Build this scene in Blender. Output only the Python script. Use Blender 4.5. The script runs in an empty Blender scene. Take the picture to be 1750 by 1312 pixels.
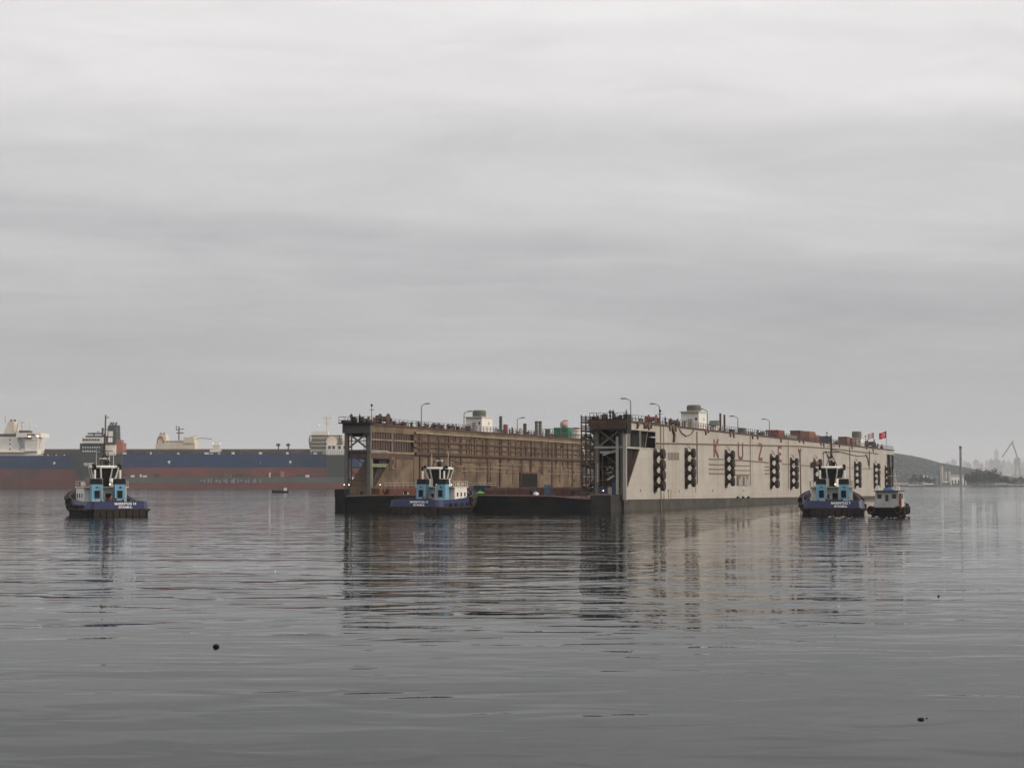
import bpy, bmesh, math, random
import numpy as np
from mathutils import Vector, Matrix
random.seed(7)
R = math.radians
scene = bpy.context.scene
C = scene.collection

# ------------------------------------------------------------------ camera
F = 3000.0                      # focal length in photo pixels (1750 wide)
CAMH = 5.06                     # eye height above the water
PITCH = math.atan(169.0 / F)    # horizon at photo row 825
cd = bpy.data.cameras.new('camera'); cam = bpy.data.objects.new('camera', cd); C.objects.link(cam)
cd.sensor_fit = 'HORIZONTAL'; cd.sensor_width = 36.0; cd.lens = F / 1750 * 36
cd.clip_start = 0.5; cd.clip_end = 30000
cam.location = (0, 0, CAMH); cam.rotation_euler = (R(90) + PITCH, 0, 0)
scene.camera = cam

# ------------------------------------------------------------------ world: overcast sky
SUN_EL, SUN_AZ = R(19), R(101)          # azimuth clockwise from +Y (view direction)
SUN_DIR = Vector((math.sin(SUN_AZ) * math.cos(SUN_EL), math.cos(SUN_AZ) * math.cos(SUN_EL), math.sin(SUN_EL)))
w = bpy.data.worlds.new('World'); scene.world = w; w.use_nodes = True
nt = w.node_tree; N = nt.nodes; LK = nt.links; N.clear()
def nn(t, **k):
    n = N.new(t)
    for a, b in k.items(): setattr(n, a, b)
    return n
out = nn('ShaderNodeOutputWorld'); bg = nn('ShaderNodeBackground'); bg.inputs[1].default_value = 1.0
bg2 = nn('ShaderNodeBackground'); bg2.inputs[1].default_value = 0.07
sky = nn('ShaderNodeTexSky', sky_type='NISHITA'); sky.sun_disc = False
sky.sun_elevation = SUN_EL; sky.sun_rotation = SUN_AZ; sky.dust_density = 4.0
LK.new(sky.outputs[0], bg2.inputs[0])
tc = nn('ShaderNodeTexCoord'); sep = nn('ShaderNodeSeparateXYZ'); LK.new(tc.outputs['Generated'], sep.inputs[0])
def math_node(op, a, b=None, clamp=False):
    n = nn('ShaderNodeMath', operation=op); n.use_clamp = clamp
    for i, x in enumerate((a, b)):
        if x is None: continue
        if isinstance(x, (int, float)): n.inputs[i].default_value = x
        else: LK.new(x, n.inputs[i])
    return n.outputs[0]
el = math_node('MAXIMUM', sep.outputs[2], 0.0)
den = math_node('ADD', el, 0.075)
px_ = math_node('DIVIDE', sep.outputs[0], den); py_ = math_node('DIVIDE', sep.outputs[1], den)
cmb = nn('ShaderNodeCombineXYZ'); LK.new(px_, cmb.inputs[0]); LK.new(py_, cmb.inputs[1])
def noise(sx, sy, scale, detail, rough, off=0.0, dist=0.0):
    m = nn('ShaderNodeMapping'); m.inputs['Scale'].default_value = (sx, sy, 1); m.inputs['Location'].default_value = (off, off * .7, off)
    LK.new(cmb.outputs[0], m.inputs[0])
    t = nn('ShaderNodeTexNoise'); t.inputs['Scale'].default_value = scale; t.inputs['Detail'].default_value = detail
    t.inputs['Roughness'].default_value = rough; t.inputs['Distortion'].default_value = dist
    LK.new(m.outputs[0], t.inputs[0]); return t.outputs[0]
n1 = noise(.55, 1.0, .62, 6, .52, 3.1, .4)      # broad cloud decks
n2 = noise(.7, 1.0, 2.9, 7, .60, 9.4, .8)       # wisps
n3 = noise(.35, .8, .32, 3, .5, 21.7, .2)       # very broad
# overcast luminance: grey murk low down, a bright thin deck above it, slowly brighter to the zenith
elw = math_node('ADD', el, math_node('ADD', math_node('MULTIPLY', math_node('SUBTRACT', n1, .5), .15), math_node('MULTIPLY', math_node('SUBTRACT', n3, .5), .12)))
rp_ = nn('ShaderNodeValToRGB'); LK.new(elw, rp_.inputs[0]); cr = rp_.color_ramp; cr.interpolation = 'EASE'
cr.elements[0].position = 0.0; cr.elements[0].color = (.43,.43,.43,1)
cr.elements[1].position = 1.0; cr.elements[1].color = (1.0,1.0,1.0,1)
for p_, v_ in ((.06,.45),(.105,.505),(.16,.63),(.225,.79),(.32,.88),(.6,.96)):
    e_ = cr.elements.new(p_); e_.color = (v_,v_,v_,1)
lum = rp_.outputs[0]
def centred(n, k): return math_node('MULTIPLY', math_node('SUBTRACT', n, 0.5), k)
fade = math_node('MULTIPLY', el, 9.0, True)     # clouds melt into the murk at the horizon
var = math_node('ADD', math_node('ADD', centred(n1, .22), centred(n2, .30)), centred(n3, .12))
n4 = noise(.55, 1.0, 1.5, 8, .62, 33.0, 1.2)     # thin darker shreds
shred = nn('ShaderNodeMapRange'); LK.new(n4, shred.inputs[0]); shred.inputs[1].default_value = .52; shred.inputs[2].default_value = .74
var = math_node('ADD', var, math_node('MULTIPLY', shred.outputs[0], -.10))
n5 = noise(.5, 1.0, 1.0, 7, .6, 77.0, .9)         # brighter breaks
brk = nn('ShaderNodeMapRange'); LK.new(n5, brk.inputs[0]); brk.inputs[1].default_value = .54; brk.inputs[2].default_value = .75
var = math_node('ADD', var, math_node('MULTIPLY', brk.outputs[0], .12))
var = math_node('ADD', math_node('MULTIPLY', var, fade), 1.0)
var = math_node('MAXIMUM', var, .55)
lum = math_node('MULTIPLY', math_node('MULTIPLY', lum, var), 1.03)
tint = nn('ShaderNodeMixRGB'); tint.inputs[1].default_value = (.975, .987, 1.022, 1); tint.inputs[2].default_value = (1.018, .992, .988, 1)
LK.new(math_node('MULTIPLY', math_node('SUBTRACT', lum, .45), 3.0, True), tint.inputs[0])
vm = nn('ShaderNodeVectorMath', operation='SCALE'); LK.new(tint.outputs[0], vm.inputs[0]); LK.new(lum, vm.inputs['Scale'])
LK.new(vm.outputs[0], bg.inputs[0])
mixw = nn('ShaderNodeMixShader'); mixw.inputs[0].default_value = 0.93
LK.new(bg2.outputs[0], mixw.inputs[1]); LK.new(bg.outputs[0], mixw.inputs[2]); LK.new(mixw.outputs[0], out.inputs[0])

# ------------------------------------------------------------------ sun (soft, through thin overcast)
ld = bpy.data.lights.new('sun', 'SUN'); sun = bpy.data.objects.new('sun', ld); C.objects.link(sun)
ld.energy = 2.4; ld.angle = R(10); ld.color = (1.0, .89, .76)
sun.rotation_euler = (-SUN_DIR).to_track_quat('-Z', 'Y').to_euler()

scene.view_settings.view_transform = 'Standard'; scene.view_settings.look = 'None'
scene.view_settings.gamma = 1.0; scene.view_settings.exposure = 0.0
scene.render.engine = 'CYCLES'
cy = scene.cycles
cy.use_denoising = True
try: cy.denoiser = 'OPENIMAGEDENOISE'
except Exception: pass
cy.use_adaptive_sampling = True; cy.adaptive_threshold = .02
cy.max_bounces = 6; cy.diffuse_bounces = 2; cy.glossy_bounces = 3; cy.volume_bounces = 0
cy.transparent_max_bounces = 4; cy.transmission_bounces = 2; cy.sample_clamp_indirect = 6.0
cy.caustics_reflective = False; cy.caustics_refractive = False

# ------------------------------------------------------------------ photo pixel -> place
def ray(px, py):
    a, b = (px - 875) / F, (656 - py) / F
    s, c = math.sin(PITCH), math.cos(PITCH)
    d = Vector((a, c - b * s, s + b * c))
    return d / d.y
def at(px, py, Y): return Vector((0, 0, CAMH)) + ray(px, py) * Y
def on_water(px, py):
    d = ray(px, py); return Vector((0, 0, CAMH)) + d * (CAMH / -d.z)

# ------------------------------------------------------------------ mesh builder
class MB:
    def __init__(s): s.v = []; s.f = []
    def add(s, vs, fs):
        o = len(s.v); s.v += [tuple(p) for p in vs]; s.f += [tuple(i + o for i in f) for f in fs]; return s
    def box(s, x0, x1, y0, y1, z0, z1):
        return s.add([(x0,y0,z0),(x1,y0,z0),(x1,y1,z0),(x0,y1,z0),(x0,y0,z1),(x1,y0,z1),(x1,y1,z1),(x0,y1,z1)],
                     [(3,2,1,0),(4,5,6,7),(0,1,5,4),(1,2,6,5),(2,3,7,6),(3,0,4,7)])
    def bar(s, p, q, wd, ht=None):
        p, q = Vector(p), Vector(q); ht = wd if ht is None else ht
        d = (q - p).normalized(); up = Vector((0,0,1)) if abs(d.z) < .95 else Vector((1,0,0))
        a = d.cross(up).normalized() * wd / 2; b = a.cross(d).normalized() * ht / 2
        vs = [p-a-b, p+a-b, p+a+b, p-a+b, q-a-b, q+a-b, q+a+b, q-a+b]
        return s.add(vs, [(0,1,2,3),(7,6,5,4),(0,4,5,1),(1,5,6,2),(2,6,7,3),(3,7,4,0)])
    def tube(s, p, q, r, n=8, r2=None):
        p, q = Vector(p), Vector(q); r2 = r if r2 is None else r2
        d = (q - p).normalized(); up = Vector((0,0,1)) if abs(d.z) < .95 else Vector((1,0,0))
        a = d.cross(up).normalized(); b = a.cross(d)
        vs = []
        for c, rr in ((p, r), (q, r2)):
            for i in range(n):
                t = 2*math.pi*i/n; vs.append(c + a*math.cos(t)*rr + b*math.sin(t)*rr)
        fs = [(i, n+i, n+(i+1)%n, (i+1)%n) for i in range(n)] + [tuple(range(n)), tuple(reversed(range(n, 2*n)))]
        return s.add(vs, fs)
    def path(s, pts, r, n=6):
        for a, b in zip(pts, pts[1:]): s.tube(a, b, r, n)
        return s
    def prism(s, pts, ext):
        e = Vector(ext); n = len(pts); pts = [Vector(p) for p in pts]
        return s.add(pts + [p + e for p in pts],
                     [tuple(reversed(range(n))), tuple(range(n, 2*n))] + [(i, (i+1)%n, n+(i+1)%n, n+i) for i in range(n)])
    def lathe(s, prof, c=(0,0,0), axis=(0,0,1), n=16):
        c = Vector(c); d = Vector(axis).normalized(); up = Vector((0,0,1)) if abs(d.z) < .95 else Vector((1,0,0))
        a = d.cross(up).normalized(); b = d.cross(a); vs = []; m = len(prof)
        for r, h in prof:
            for i in range(n):
                t = 2*math.pi*i/n; vs.append(c + d*h + a*math.cos(t)*r + b*math.sin(t)*r)
        fs = [(k*n+i, k*n+(i+1)%n, (k+1)*n+(i+1)%n, (k+1)*n+i) for k in range(m-1) for i in range(n)]
        fs += [tuple(reversed(range(n))), tuple(range((m-1)*n, m*n))]
        return s.add(vs, fs)
    def torus(s, c, axis, R0, r, n=14, m=7):
        c = Vector(c); d = Vector(axis).normalized(); up = Vector((0,0,1)) if abs(d.z) < .95 else Vector((1,0,0))
        a = d.cross(up).normalized(); b = d.cross(a); vs = []
        for i in range(n):
            t = 2*math.pi*i/n; e = a*math.cos(t) + b*math.sin(t)
            for j in range(m):
                u = 2*math.pi*j/m; vs.append(c + e*(R0 + r*math.cos(u)) + d*r*math.sin(u))
        return s.add(vs, [(i*m+j, ((i+1)%n)*m+j, ((i+1)%n)*m+(j+1)%m, i*m+(j+1)%m) for i in range(n) for j in range(m)])
    def sphere(s, c, r, n=10, m=6, sz=1.0):
        return s.lathe([(max(1e-3, r*math.sin(math.pi*k/m)), -r*sz*math.cos(math.pi*k/m)) for k in range(m+1)], c, (0,0,1), n)
    def loft(s, secs, close=False, caps=True):
        n = len(secs[0]); vs = [p for q in secs for p in q]
        rng = range(n) if close else range(n-1)
        fs = [(k*n+i, (k+1)*n+i, (k+1)*n+(i+1)%n, k*n+(i+1)%n) for k in range(len(secs)-1) for i in rng]
        if caps: fs += [tuple(range(n)), tuple(reversed(range((len(secs)-1)*n, len(secs)*n)))]
        return s.add(vs, fs)
    def mesh(s, name, mat, smooth=False):
        me = bpy.data.meshes.new(name); me.from_pydata(s.v, [], s.f)
        for m in (mat if isinstance(mat, (list, tuple)) else [mat]): me.materials.append(m)
        bm = bmesh.new(); bm.from_mesh(me); bmesh.ops.recalc_face_normals(bm, faces=bm.faces); bm.to_mesh(me); bm.free()
        if smooth:
            me.polygons.foreach_set('use_smooth', [True]*len(me.polygons)); me.set_sharp_from_angle(angle=R(38))
        me.update(); return me
    def build(s, name, mat, parent=None, loc=(0,0,0), rz=0, smooth=False):
        return obj(name, s.mesh(name, mat, smooth), parent, loc, rz)
def obj(name, me, parent=None, loc=(0,0,0), rz=0):
    o = bpy.data.objects.new(name, me); C.objects.link(o); o.location = loc; o.rotation_euler = (0,0,rz)
    if parent: o.parent = parent
    return o
def tag(o, label=None, cat=None, group=None, kind=None):
    for k, v in (('label', label), ('category', cat), ('group', group), ('kind', kind)):
        if v: o[k] = v
    return o
def thing(name, label, cat, loc=(0,0,0), rz=0, group=None):
    o = obj(name, None, None, loc, rz); return tag(o, label, cat, group)

# ------------------------------------------------------------------ materials
def mat(name, col, rough=.6, var=.15, scale=1.0, metal=0.0, streak=None, streak_amt=.5, spec=.4, patch=None, patch_amt=.5, patch_scale=.3, bump=0.0, vstretch=.12, emit=0, seams=None, seam_amt=.35):
    """Object-space painted surface: base colour with tonal noise, optional vertical streaks and patches of another colour."""
    m = bpy.data.materials.new(name); m.use_nodes = True
    t = m.node_tree; n = t.nodes; l = t.links; b = n['Principled BSDF']
    b.inputs['Roughness'].default_value = rough; b.inputs['Metallic'].default_value = metal
    b.inputs['Specular IOR Level'].default_value = spec
    tcn = n.new('ShaderNodeTexCoord')
    def ns(sc, det=5, stretch=(1,1,1), rg=.6, off=0):
        mp = n.new('ShaderNodeMapping'); mp.inputs['Scale'].default_value = stretch; mp.inputs['Location'].default_value = (off, off*1.3, off*.6); l.new(tcn.outputs['Object'], mp.inputs[0])
        x = n.new('ShaderNodeTexNoise'); x.inputs['Scale'].default_value = sc; x.inputs['Detail'].default_value = det; x.inputs['Roughness'].default_value = rg
        l.new(mp.outputs[0], x.inputs[0]); return x.outputs[0]
    def ramp(src, lo, hi):
        r = n.new('ShaderNodeMapRange'); r.inputs[1].default_value = lo; r.inputs[2].default_value = hi; l.new(src, r.inputs[0]); return r.outputs[0]
    def mix(fac, c1, c2, k=1.0, mode='MIX'):
        x = n.new('ShaderNodeMixRGB'); x.blend_type = mode
        if k != 1.0:
            mm = n.new('ShaderNodeMath'); mm.operation = 'MULTIPLY'; mm.inputs[1].default_value = k; l.new(fac, mm.inputs[0]); fac = mm.outputs[0]
        l.new(fac, x.inputs[0])
        for i, c in ((1, c1), (2, c2)):
            if isinstance(c, tuple): x.inputs[i].default_value = (*c, 1)
            else: l.new(c, x.inputs[i])
        return x.outputs[0]
    d = tuple(c * (1 - var) for c in col); u = tuple(min(1, c * (1 + var)) for c in col)
    c = mix(ramp(ns(scale, 6), .3, .7), d, u)
    if patch: c = mix(ramp(ns(patch_scale, 7, (1,1,1.6), .65, 11), .48, .62), c, patch, patch_amt)
    if streak: c = mix(ramp(ns(scale * .9, 6, (1, 1, vstretch), .7, 5), .52, .72), c, streak, streak_amt)
    if seams:                                   # welded plate seams in the x-z plane
        mp = n.new('ShaderNodeMapping'); mp.inputs['Rotation'].default_value = (R(90), 0, 0); l.new(tcn.outputs['Object'], mp.inputs[0])
        bt = n.new('ShaderNodeTexBrick'); bt.inputs['Scale'].default_value = 1.0; bt.inputs['Brick Width'].default_value = seams[0]; bt.inputs['Row Height'].default_value = seams[1]
        bt.inputs['Mortar Size'].default_value = seams[2]; bt.inputs['Mortar Smooth'].default_value = .6; bt.offset = .5
        bt.inputs['Color1'].default_value = (0,0,0,1); bt.inputs['Color2'].default_value = (.35,.35,.35,1); bt.inputs['Mortar'].default_value = (1,1,1,1)
        l.new(mp.outputs[0], bt.inputs[0]); c = mix(bt.outputs[0], c, tuple(x*.45 for x in col), seam_amt)
    l.new(c, b.inputs['Base Color'])
    if bump:
        bp = n.new('ShaderNodeBump'); bp.inputs['Distance'].default_value = bump; l.new(ns(scale * 1.5, 6), bp.inputs['Height']); l.new(bp.outputs[0], b.inputs['Normal'])
    if emit:
        b.inputs['Emission Color'].default_value = (*col, 1); b.inputs['Emission Strength'].default_value = emit
    return m
M = {}
M['cream'] = mat('cream_paint', (.40,.370,.328), .6, .09, .25, streak=(.25,.17,.10), streak_amt=.55, patch=(.33,.30,.26), patch_amt=.6, patch_scale=.12, vstretch=.06, seams=(9.0,2.4,.06), seam_amt=.30)
M['band'] = mat('boot_band', (.068,.062,.052), .8, .3, .3, streak=(.075,.06,.038), streak_amt=.5, patch=(.035,.042,.032), patch_amt=.7, spec=.2)
M['inner'] = mat('rusty_khaki_plate', (.150,.108,.068), .8, .30, .35, streak=(.050,.034,.025), streak_amt=.9, patch=(.070,.045,.031), patch_amt=.9, patch_scale=.14, vstretch=.10)
M['inner_lt'] = mat('weathered_khaki_strip', (.215,.175,.115), .8, .25, .5, streak=(.09,.055,.035), streak_amt=.8, vstretch=.15)
M['rust'] = mat('rust', (.085,.047,.032), .85, .3, .8, patch=(.05,.032,.026), patch_amt=.7)
M['rust_lt'] = mat('orange_rust', (.19,.075,.035), .85, .3, .6, patch=(.08,.045,.03), patch_amt=.8)
M['rust_red'] = mat('dark_red_rust', (.115,.035,.028), .8, .3, .5, patch=(.055,.032,.026), patch_amt=.8)
M['maroon'] = mat('maroon_panel', (.072,.045,.037), .75, .25, .6, streak=(.04,.028,.025), streak_amt=.7)
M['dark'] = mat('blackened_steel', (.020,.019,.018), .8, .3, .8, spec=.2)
M['tar'] = mat('tarred_hull', (.008,.010,.012), .85, .4, .4, patch=(.030,.022,.016), patch_amt=.7, patch_scale=.25, spec=.12)
M['steel'] = mat('grey_steel', (.115,.108,.096), .65, .2, .8, streak=(.09,.06,.045), streak_amt=.6)
M['steel_lt'] = mat('pale_grey_steel', (.33,.315,.28), .6, .15, .8, streak=(.14,.10,.07), streak_amt=.5)
M['steel_dk'] = mat('dark_grey_steel', (.075,.072,.066), .7, .25, .8, streak=(.06,.04,.03), streak_amt=.5)
M['green_beam'] = mat('faded_green_beam', (.16,.17,.10), .7, .2, .8)
M['rubber'] = mat('rubber', (.034,.025,.021), .85, .35, 1.5, spec=.15)
M['fender'] = mat('brown_black_rubber', (.048,.036,.030), .85, .35, 1.5, spec=.15)
M['wet_steel'] = mat('wet_dark_steel', (.034,.030,.026), .7, .3, .5, patch=(.02,.024,.018), patch_amt=.7, spec=.2)
M['letter'] = mat('red_brown_letter', (.16,.06,.045), .7, .2, 1.0)
M['pipe'] = mat('brown_pipe', (.17,.125,.085), .7, .2, 1.0)
M['white'] = mat('white_paint', (.72,.69,.64), .5, .06, .8, streak=(.42,.34,.26), streak_amt=.35)
M['offwhite'] = mat('off_white_paint', (.60,.56,.49), .55, .08, .6, streak=(.30,.21,.14), streak_amt=.5)
M['tank_grey'] = mat('grey_green_tank', (.115,.115,.095), .6, .15, .8)
M['green'] = mat('green_tank', (.025,.16,.075), .55, .15, .8)
M['pink'] = mat('faded_pink', (.42,.27,.25), .7, .1, 1.0)
M['pinkline'] = mat('dusty_pink_trim', (.24,.15,.125), .7, .2, 1.0)
M['red'] = mat('red_paint', (.22,.035,.03), .55, .2, 1.0)
M['flag_red'] = mat('flag_red', (.55,.02,.03), .8, .08, 1.0)
M['flag_pale'] = mat('pale_pink_flag', (.52,.36,.36), .8, .1, 1.0)
M['flag_white'] = mat('flag_white', (.8,.8,.8), .8, .03, 1.0)
M['navy'] = mat('navy_hull_paint', (.019,.026,.088), .45, .15, .8, streak=(.02,.022,.05), streak_amt=.4)
M['sky_blue'] = mat('light_blue_paint', (.15,.32,.44), .45, .08, 1.0, streak=(.11,.24,.32), streak_amt=.4)
M['pale_blue'] = mat('pale_grey_blue_panel', (.36,.42,.46), .5, .1, 1.0)
M['black'] = mat('black_paint', (.009,.009,.010), .75, .3, 1.0, spec=.15)
M['glass'] = mat('dark_glass', (.012,.014,.016), .12, .1, 1.0, spec=.6)
M['rope'] = mat('pale_green_rope', (.42,.52,.43), .8, .1, 2.0)
M['bag_green'] = mat('bright_green_sack', (.12,.38,.06), .8, .15, 2.0)
M['blue_box'] = mat('blue_painted_box', (.07,.16,.24), .6, .15, 1.0, streak=(.10,.07,.05), streak_amt=.5)
M['blue_dk'] = mat('dark_blue_box', (.018,.03,.065), .6, .2, 1.0)
M['blue_tarp'] = mat('blue_tarpaulin', (.04,.10,.22), .7, .15, 2.0)
M['brown_box'] = mat('brown_container', (.16,.075,.055), .65, .2, 1.0, streak=(.08,.045,.035), streak_amt=.6)
M['tan_box'] = mat('tan_container', (.30,.155,.10), .65, .2, 1.0, streak=(.14,.08,.05), streak_amt=.6)
M['grey_cabin'] = mat('grey_cabin_paint', (.38,.375,.35), .6, .12, 1.2, streak=(.15,.12,.10), streak_amt=.5)
M['lamp'] = mat('lit_lamp', (1.0,.86,.62), .4, .0, 1.0, emit=2.2)
M['skin'] = mat('skin', (.40,.24,.17), .6, .05, 2.0)
M['cloth_dark'] = mat('dark_workwear', (.03,.03,.035), .9, .2, 4.0)
M['cloth_blue'] = mat('blue_workwear', (.035,.05,.11), .9, .2, 4.0)
M['cloth_brown'] = mat('brown_workwear', (.09,.05,.035), .9, .2, 4.0)
M['cloth_red'] = mat('red_workwear', (.22,.05,.03), .9, .2, 4.0)
M['helmet'] = mat('white_helmet', (.7,.68,.6), .4, .05, 4.0)
# ships far off
M['ship_blue'] = mat('ship_blue', (.008,.038,.115), .6, .2, .05, streak=(.05,.045,.05), streak_amt=.5, seams=(14,5,.25), seam_amt=.25, spec=.1)
M['ship_red'] = mat('ship_antifouling', (.19,.050,.042), .7, .15, .03, streak=(.13,.075,.06), streak_amt=.7, patch=(.085,.055,.045), patch_amt=.7, patch_scale=.03, seams=(14,5,.25), seam_amt=.25, spec=.1)
M['ship_grey'] = mat('ship_grey', (.036,.042,.041), .6, .12, .03, streak=(.075,.07,.06), streak_amt=.4, spec=.1)
M['ship_cream'] = mat('ship_cream', (.64,.56,.44), .6, .1, .1, streak=(.42,.33,.24), streak_amt=.5)
M['ship_white'] = mat('ship_white', (.74,.70,.63), .6, .06, .1)
M['ship_brown'] = mat('ship_deck_gear', (.070,.050,.042), .8, .35, .08, spec=.1)
M['ship_green'] = mat('ship_deck_grey_green', (.095,.10,.085), .8, .2, .05, spec=.1)
M['orange'] = mat('orange_red_gear', (.30,.095,.07), .6, .15, .3)
# far shore
M['wood'] = mat('forest_green', (.018,.030,.024), .9, .4, .05)
M['leaf'] = mat('leaf_green', (.019,.032,.024), .9, .35, .2)
M['bark'] = mat('bark', (.06,.045,.03), .9, .2, 1.0)
M['land'] = mat('quay_ground', (.11,.10,.085), .9, .2, .02)
M['quay'] = mat('quay_concrete', (.10,.095,.09), .85, .2, .05)
M['shed_white'] = mat('shed_white', (.78,.76,.72), .7, .08, .05)
M['shed_pink'] = mat('shed_pinkish', (.40,.30,.26), .7, .08, .05)
M['shed_grey'] = mat('shed_grey', (.22,.22,.22), .7, .1, .05)
M['shed_blue'] = mat('shed_blue_roof', (.10,.14,.20), .7, .1, .05)
M['tower_pale'] = mat('tower_pale', (.42,.38,.34), .7, .08, .02)
M['tower_grey'] = mat('tower_grey', (.22,.23,.25), .7, .08, .02)
M['chimney'] = mat('chimney_concrete', (.15,.125,.115), .8, .1, .05)
# ------------------------------------------------------------------ water
def ns_y(y, n, mth): return mth('ADD', y, mth('MULTIPLY', mth('SUBTRACT', n, .5), 30.0))
def make_water():
    m = bpy.data.materials.new('sea_water'); m.use_nodes = True
    t = m.node_tree; n = t.nodes; l = t.links; b = n['Principled BSDF']
    b.inputs['Base Color'].default_value = (.007, .009, .008, 1); b.inputs['IOR'].default_value = 1.10
    b.inputs['Roughness'].default_value = .012
    g = n.new('ShaderNodeNewGeometry'); sp = n.new('ShaderNodeSeparateXYZ'); l.new(g.outputs['Position'], sp.inputs[0])
    def ns(scale, stretch, det, rg, off=0, rot=0, dist=0):
        mp = n.new('ShaderNodeMapping'); mp.inputs['Scale'].default_value = stretch; mp.inputs['Location'].default_value = (off, off*.37, 0); mp.inputs['Rotation'].default_value = (0,0,rot)
        l.new(g.outputs['Position'], mp.inputs[0])
        x = n.new('ShaderNodeTexNoise'); x.inputs['Scale'].default_value = scale; x.inputs['Detail'].default_value = det; x.inputs['Roughness'].default_value = rg; x.inputs['Distortion'].default_value = dist
        l.new(mp.outputs[0], x.inputs[0]); return x.outputs[0]
    def mth(op, a, b2, clamp=False):
        x = n.new('ShaderNodeMath'); x.operation = op; x.use_clamp = clamp
        for i, v in enumerate((a, b2)):
            if isinstance(v, (int, float)): x.inputs[i].default_value = v
            else: l.new(v, x.inputs[i])
        return x.outputs[0]
    def rng(src, a, b2, c, d):
        r = n.new('ShaderNodeMapRange'); r.interpolation_type = 'SMOOTHSTEP'
        for i, v in enumerate((a, b2, c, d)): r.inputs[i+1].default_value = v
        l.new(src, r.inputs[0]); return r.outputs[0]
    swell = ns(.20, (.55, 1, 1), 1, .4, 3.3, .12)
    wave = ns(.62, (.50, 1, 1), 1.2, .42, 17.0, -.08, .6)
    rip = ns(2.0, (.5, 1, 1), 2, .5, 41.0, .05)
    patchy = rng(ns(.020, (.40, 1, 1), 4, .6, 5.0), .40, .60, .40, 1.15)      # breeze patches
    Xp, Yp = sp.outputs[0], sp.outputs[1]
    ahead = mth('MULTIPLY', rng(Xp, -80, -32, 0, 1), rng(Xp, 60, 130, 1, .3))            # water stirred by the tugs ahead of the dock
    shreds = rng(ns(.14, (.33, 1, 1), 3, .6, 91.0), .52, .64, 0, 1)                    # cat's-paws on the smooth foreground
    shreds = mth('MULTIPLY', shreds, rng(Yp, 34, 50, 0, 1))
    near_amp = mth('ADD', mth('ADD', .14, mth('MULTIPLY', ahead, .26)), mth('MULTIPLY', shreds, mth('ADD', .15, mth('MULTIPLY', ahead, .65))))
    mid_amp = mth('ADD', .24, mth('MULTIPLY', ahead, .70))
    t_near = rng(Yp, 40, 112, 0, 1)
    amp = mth('ADD', mth('MULTIPLY', near_amp, mth('SUBTRACT', 1.0, t_near)), mth('MULTIPLY', mid_amp, t_near))
    amp = mth('MULTIPLY', mth('MULTIPLY', amp, patchy), rng(Yp, 170, 420, 1.0, 4.0))      # open water beyond is ruffled
    lee = mth('MULTIPLY', mth('MULTIPLY', rng(Xp, -48, -30, 0, 1), rng(Xp, 120, 165, 1, 0)), rng(Yp, 420, 620, 1, 0))
    lee = mth('MULTIPLY', lee, rng(ns_y(Yp, ns(.03, (1,1,1), 2, .5, 60.0), mth), 236, 256, 0, 1))
    amp = mth('ADD', mth('MULTIPLY', amp, mth('SUBTRACT', 1.0, lee)), mth('MULTIPLY', lee, .60))
    h = mth('ADD', mth('ADD', mth('MULTIPLY', swell, .20), mth('MULTIPLY', wave, .10)), mth('MULTIPLY', rip, .0035))
    h = mth('MULTIPLY', mth('SUBTRACT', h, .5*(.20+.10+.0035)), amp)
    l.new(mth('ADD', .012, mth('MULTIPLY', mth('SUBTRACT', 1.0, lee), rng(Yp, 230, 520, 0, .05))), b.inputs['Roughness'])
    bp = n.new('ShaderNodeBump'); bp.inputs['Strength'].default_value = 1.0; bp.inputs['Distance'].default_value = 1.0
    l.new(h, bp.inputs['Height']); l.new(bp.outputs[0], b.inputs['Normal'])
    return m
M['water'] = make_water()
b = MB(); b.add([(-19000,-250,0),(19000,-250,0),(19000,19000,0),(-19000,19000,0)], [(0,1,2,3)])
water = tag(b.build('water', M['water']), kind='structure')
bed = tag(MB().add([(-19000,-250,-6),(19000,-250,-6),(19000,19000,-6),(-19000,19000,-6)], [(0,1,2,3)]).build('sea_bed', M['quay']), kind='structure')

# ------------------------------------------------------------------ far shore: land, quay, hill
def X(px, Y): return (px - 875) / F * Y
def Zh(py, Y): return at(875, py, Y).z
land = MB().box(X(1460, 2330), 16000, 2330, 18500, -4, 1.3).build('shore_ground', M['land']); tag(land, kind='structure')
quay = MB()
quay.box(X(1460,2300), 16000, 2300, 2330, -4, 1.75)
quay_o = tag(quay.build('quay', M['quay']), kind='structure')

def ridge(name, prof, Y, depth, mat_, seed, amp):
    rnd = random.Random(seed); n = 90; rows = 12; px0, px1 = prof[0][0], prof[-1][0]; vs = []; fs = []
    def hy(px):
        for (a, ya), (c, yc) in zip(prof, prof[1:]):
            if a <= px <= c: return ya + (yc - ya) * (px - a) / (c - a)
        return prof[-1][1]
    for j in range(rows + 1):
        t = j / rows
        for i in range(n + 1):
            px = px0 + (px1 - px0) * i / n; top = max(1.4, Zh(hy(px), Y + depth * .5))
            k = math.sin(math.pi * t) ** .8
            vs.append((X(px, Y + depth * .5) , Y + depth * t, 1.0 + (top - 1.0) * k + rnd.uniform(-amp, amp) * k))
    for j in range(rows):
        for i in range(n):
            a = j*(n+1)+i; fs.append((a, a+1, a+n+2, a+n+1))
    b = MB(); b.add(vs, fs); return tag(b.build(name, mat_, smooth=True), kind='structure'), hy
hill_prof = [(1300,800),(1380,786),(1450,776),(1500,774),(1527,778),(1545,781),(1560,785),(1580,791),(1610,797),(1640,804),(1662,811),(1700,819),(1740,824)]
hill, hill_y = ridge('hill', hill_prof, 3900, 1000, M['wood'], 3, .6)

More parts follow.
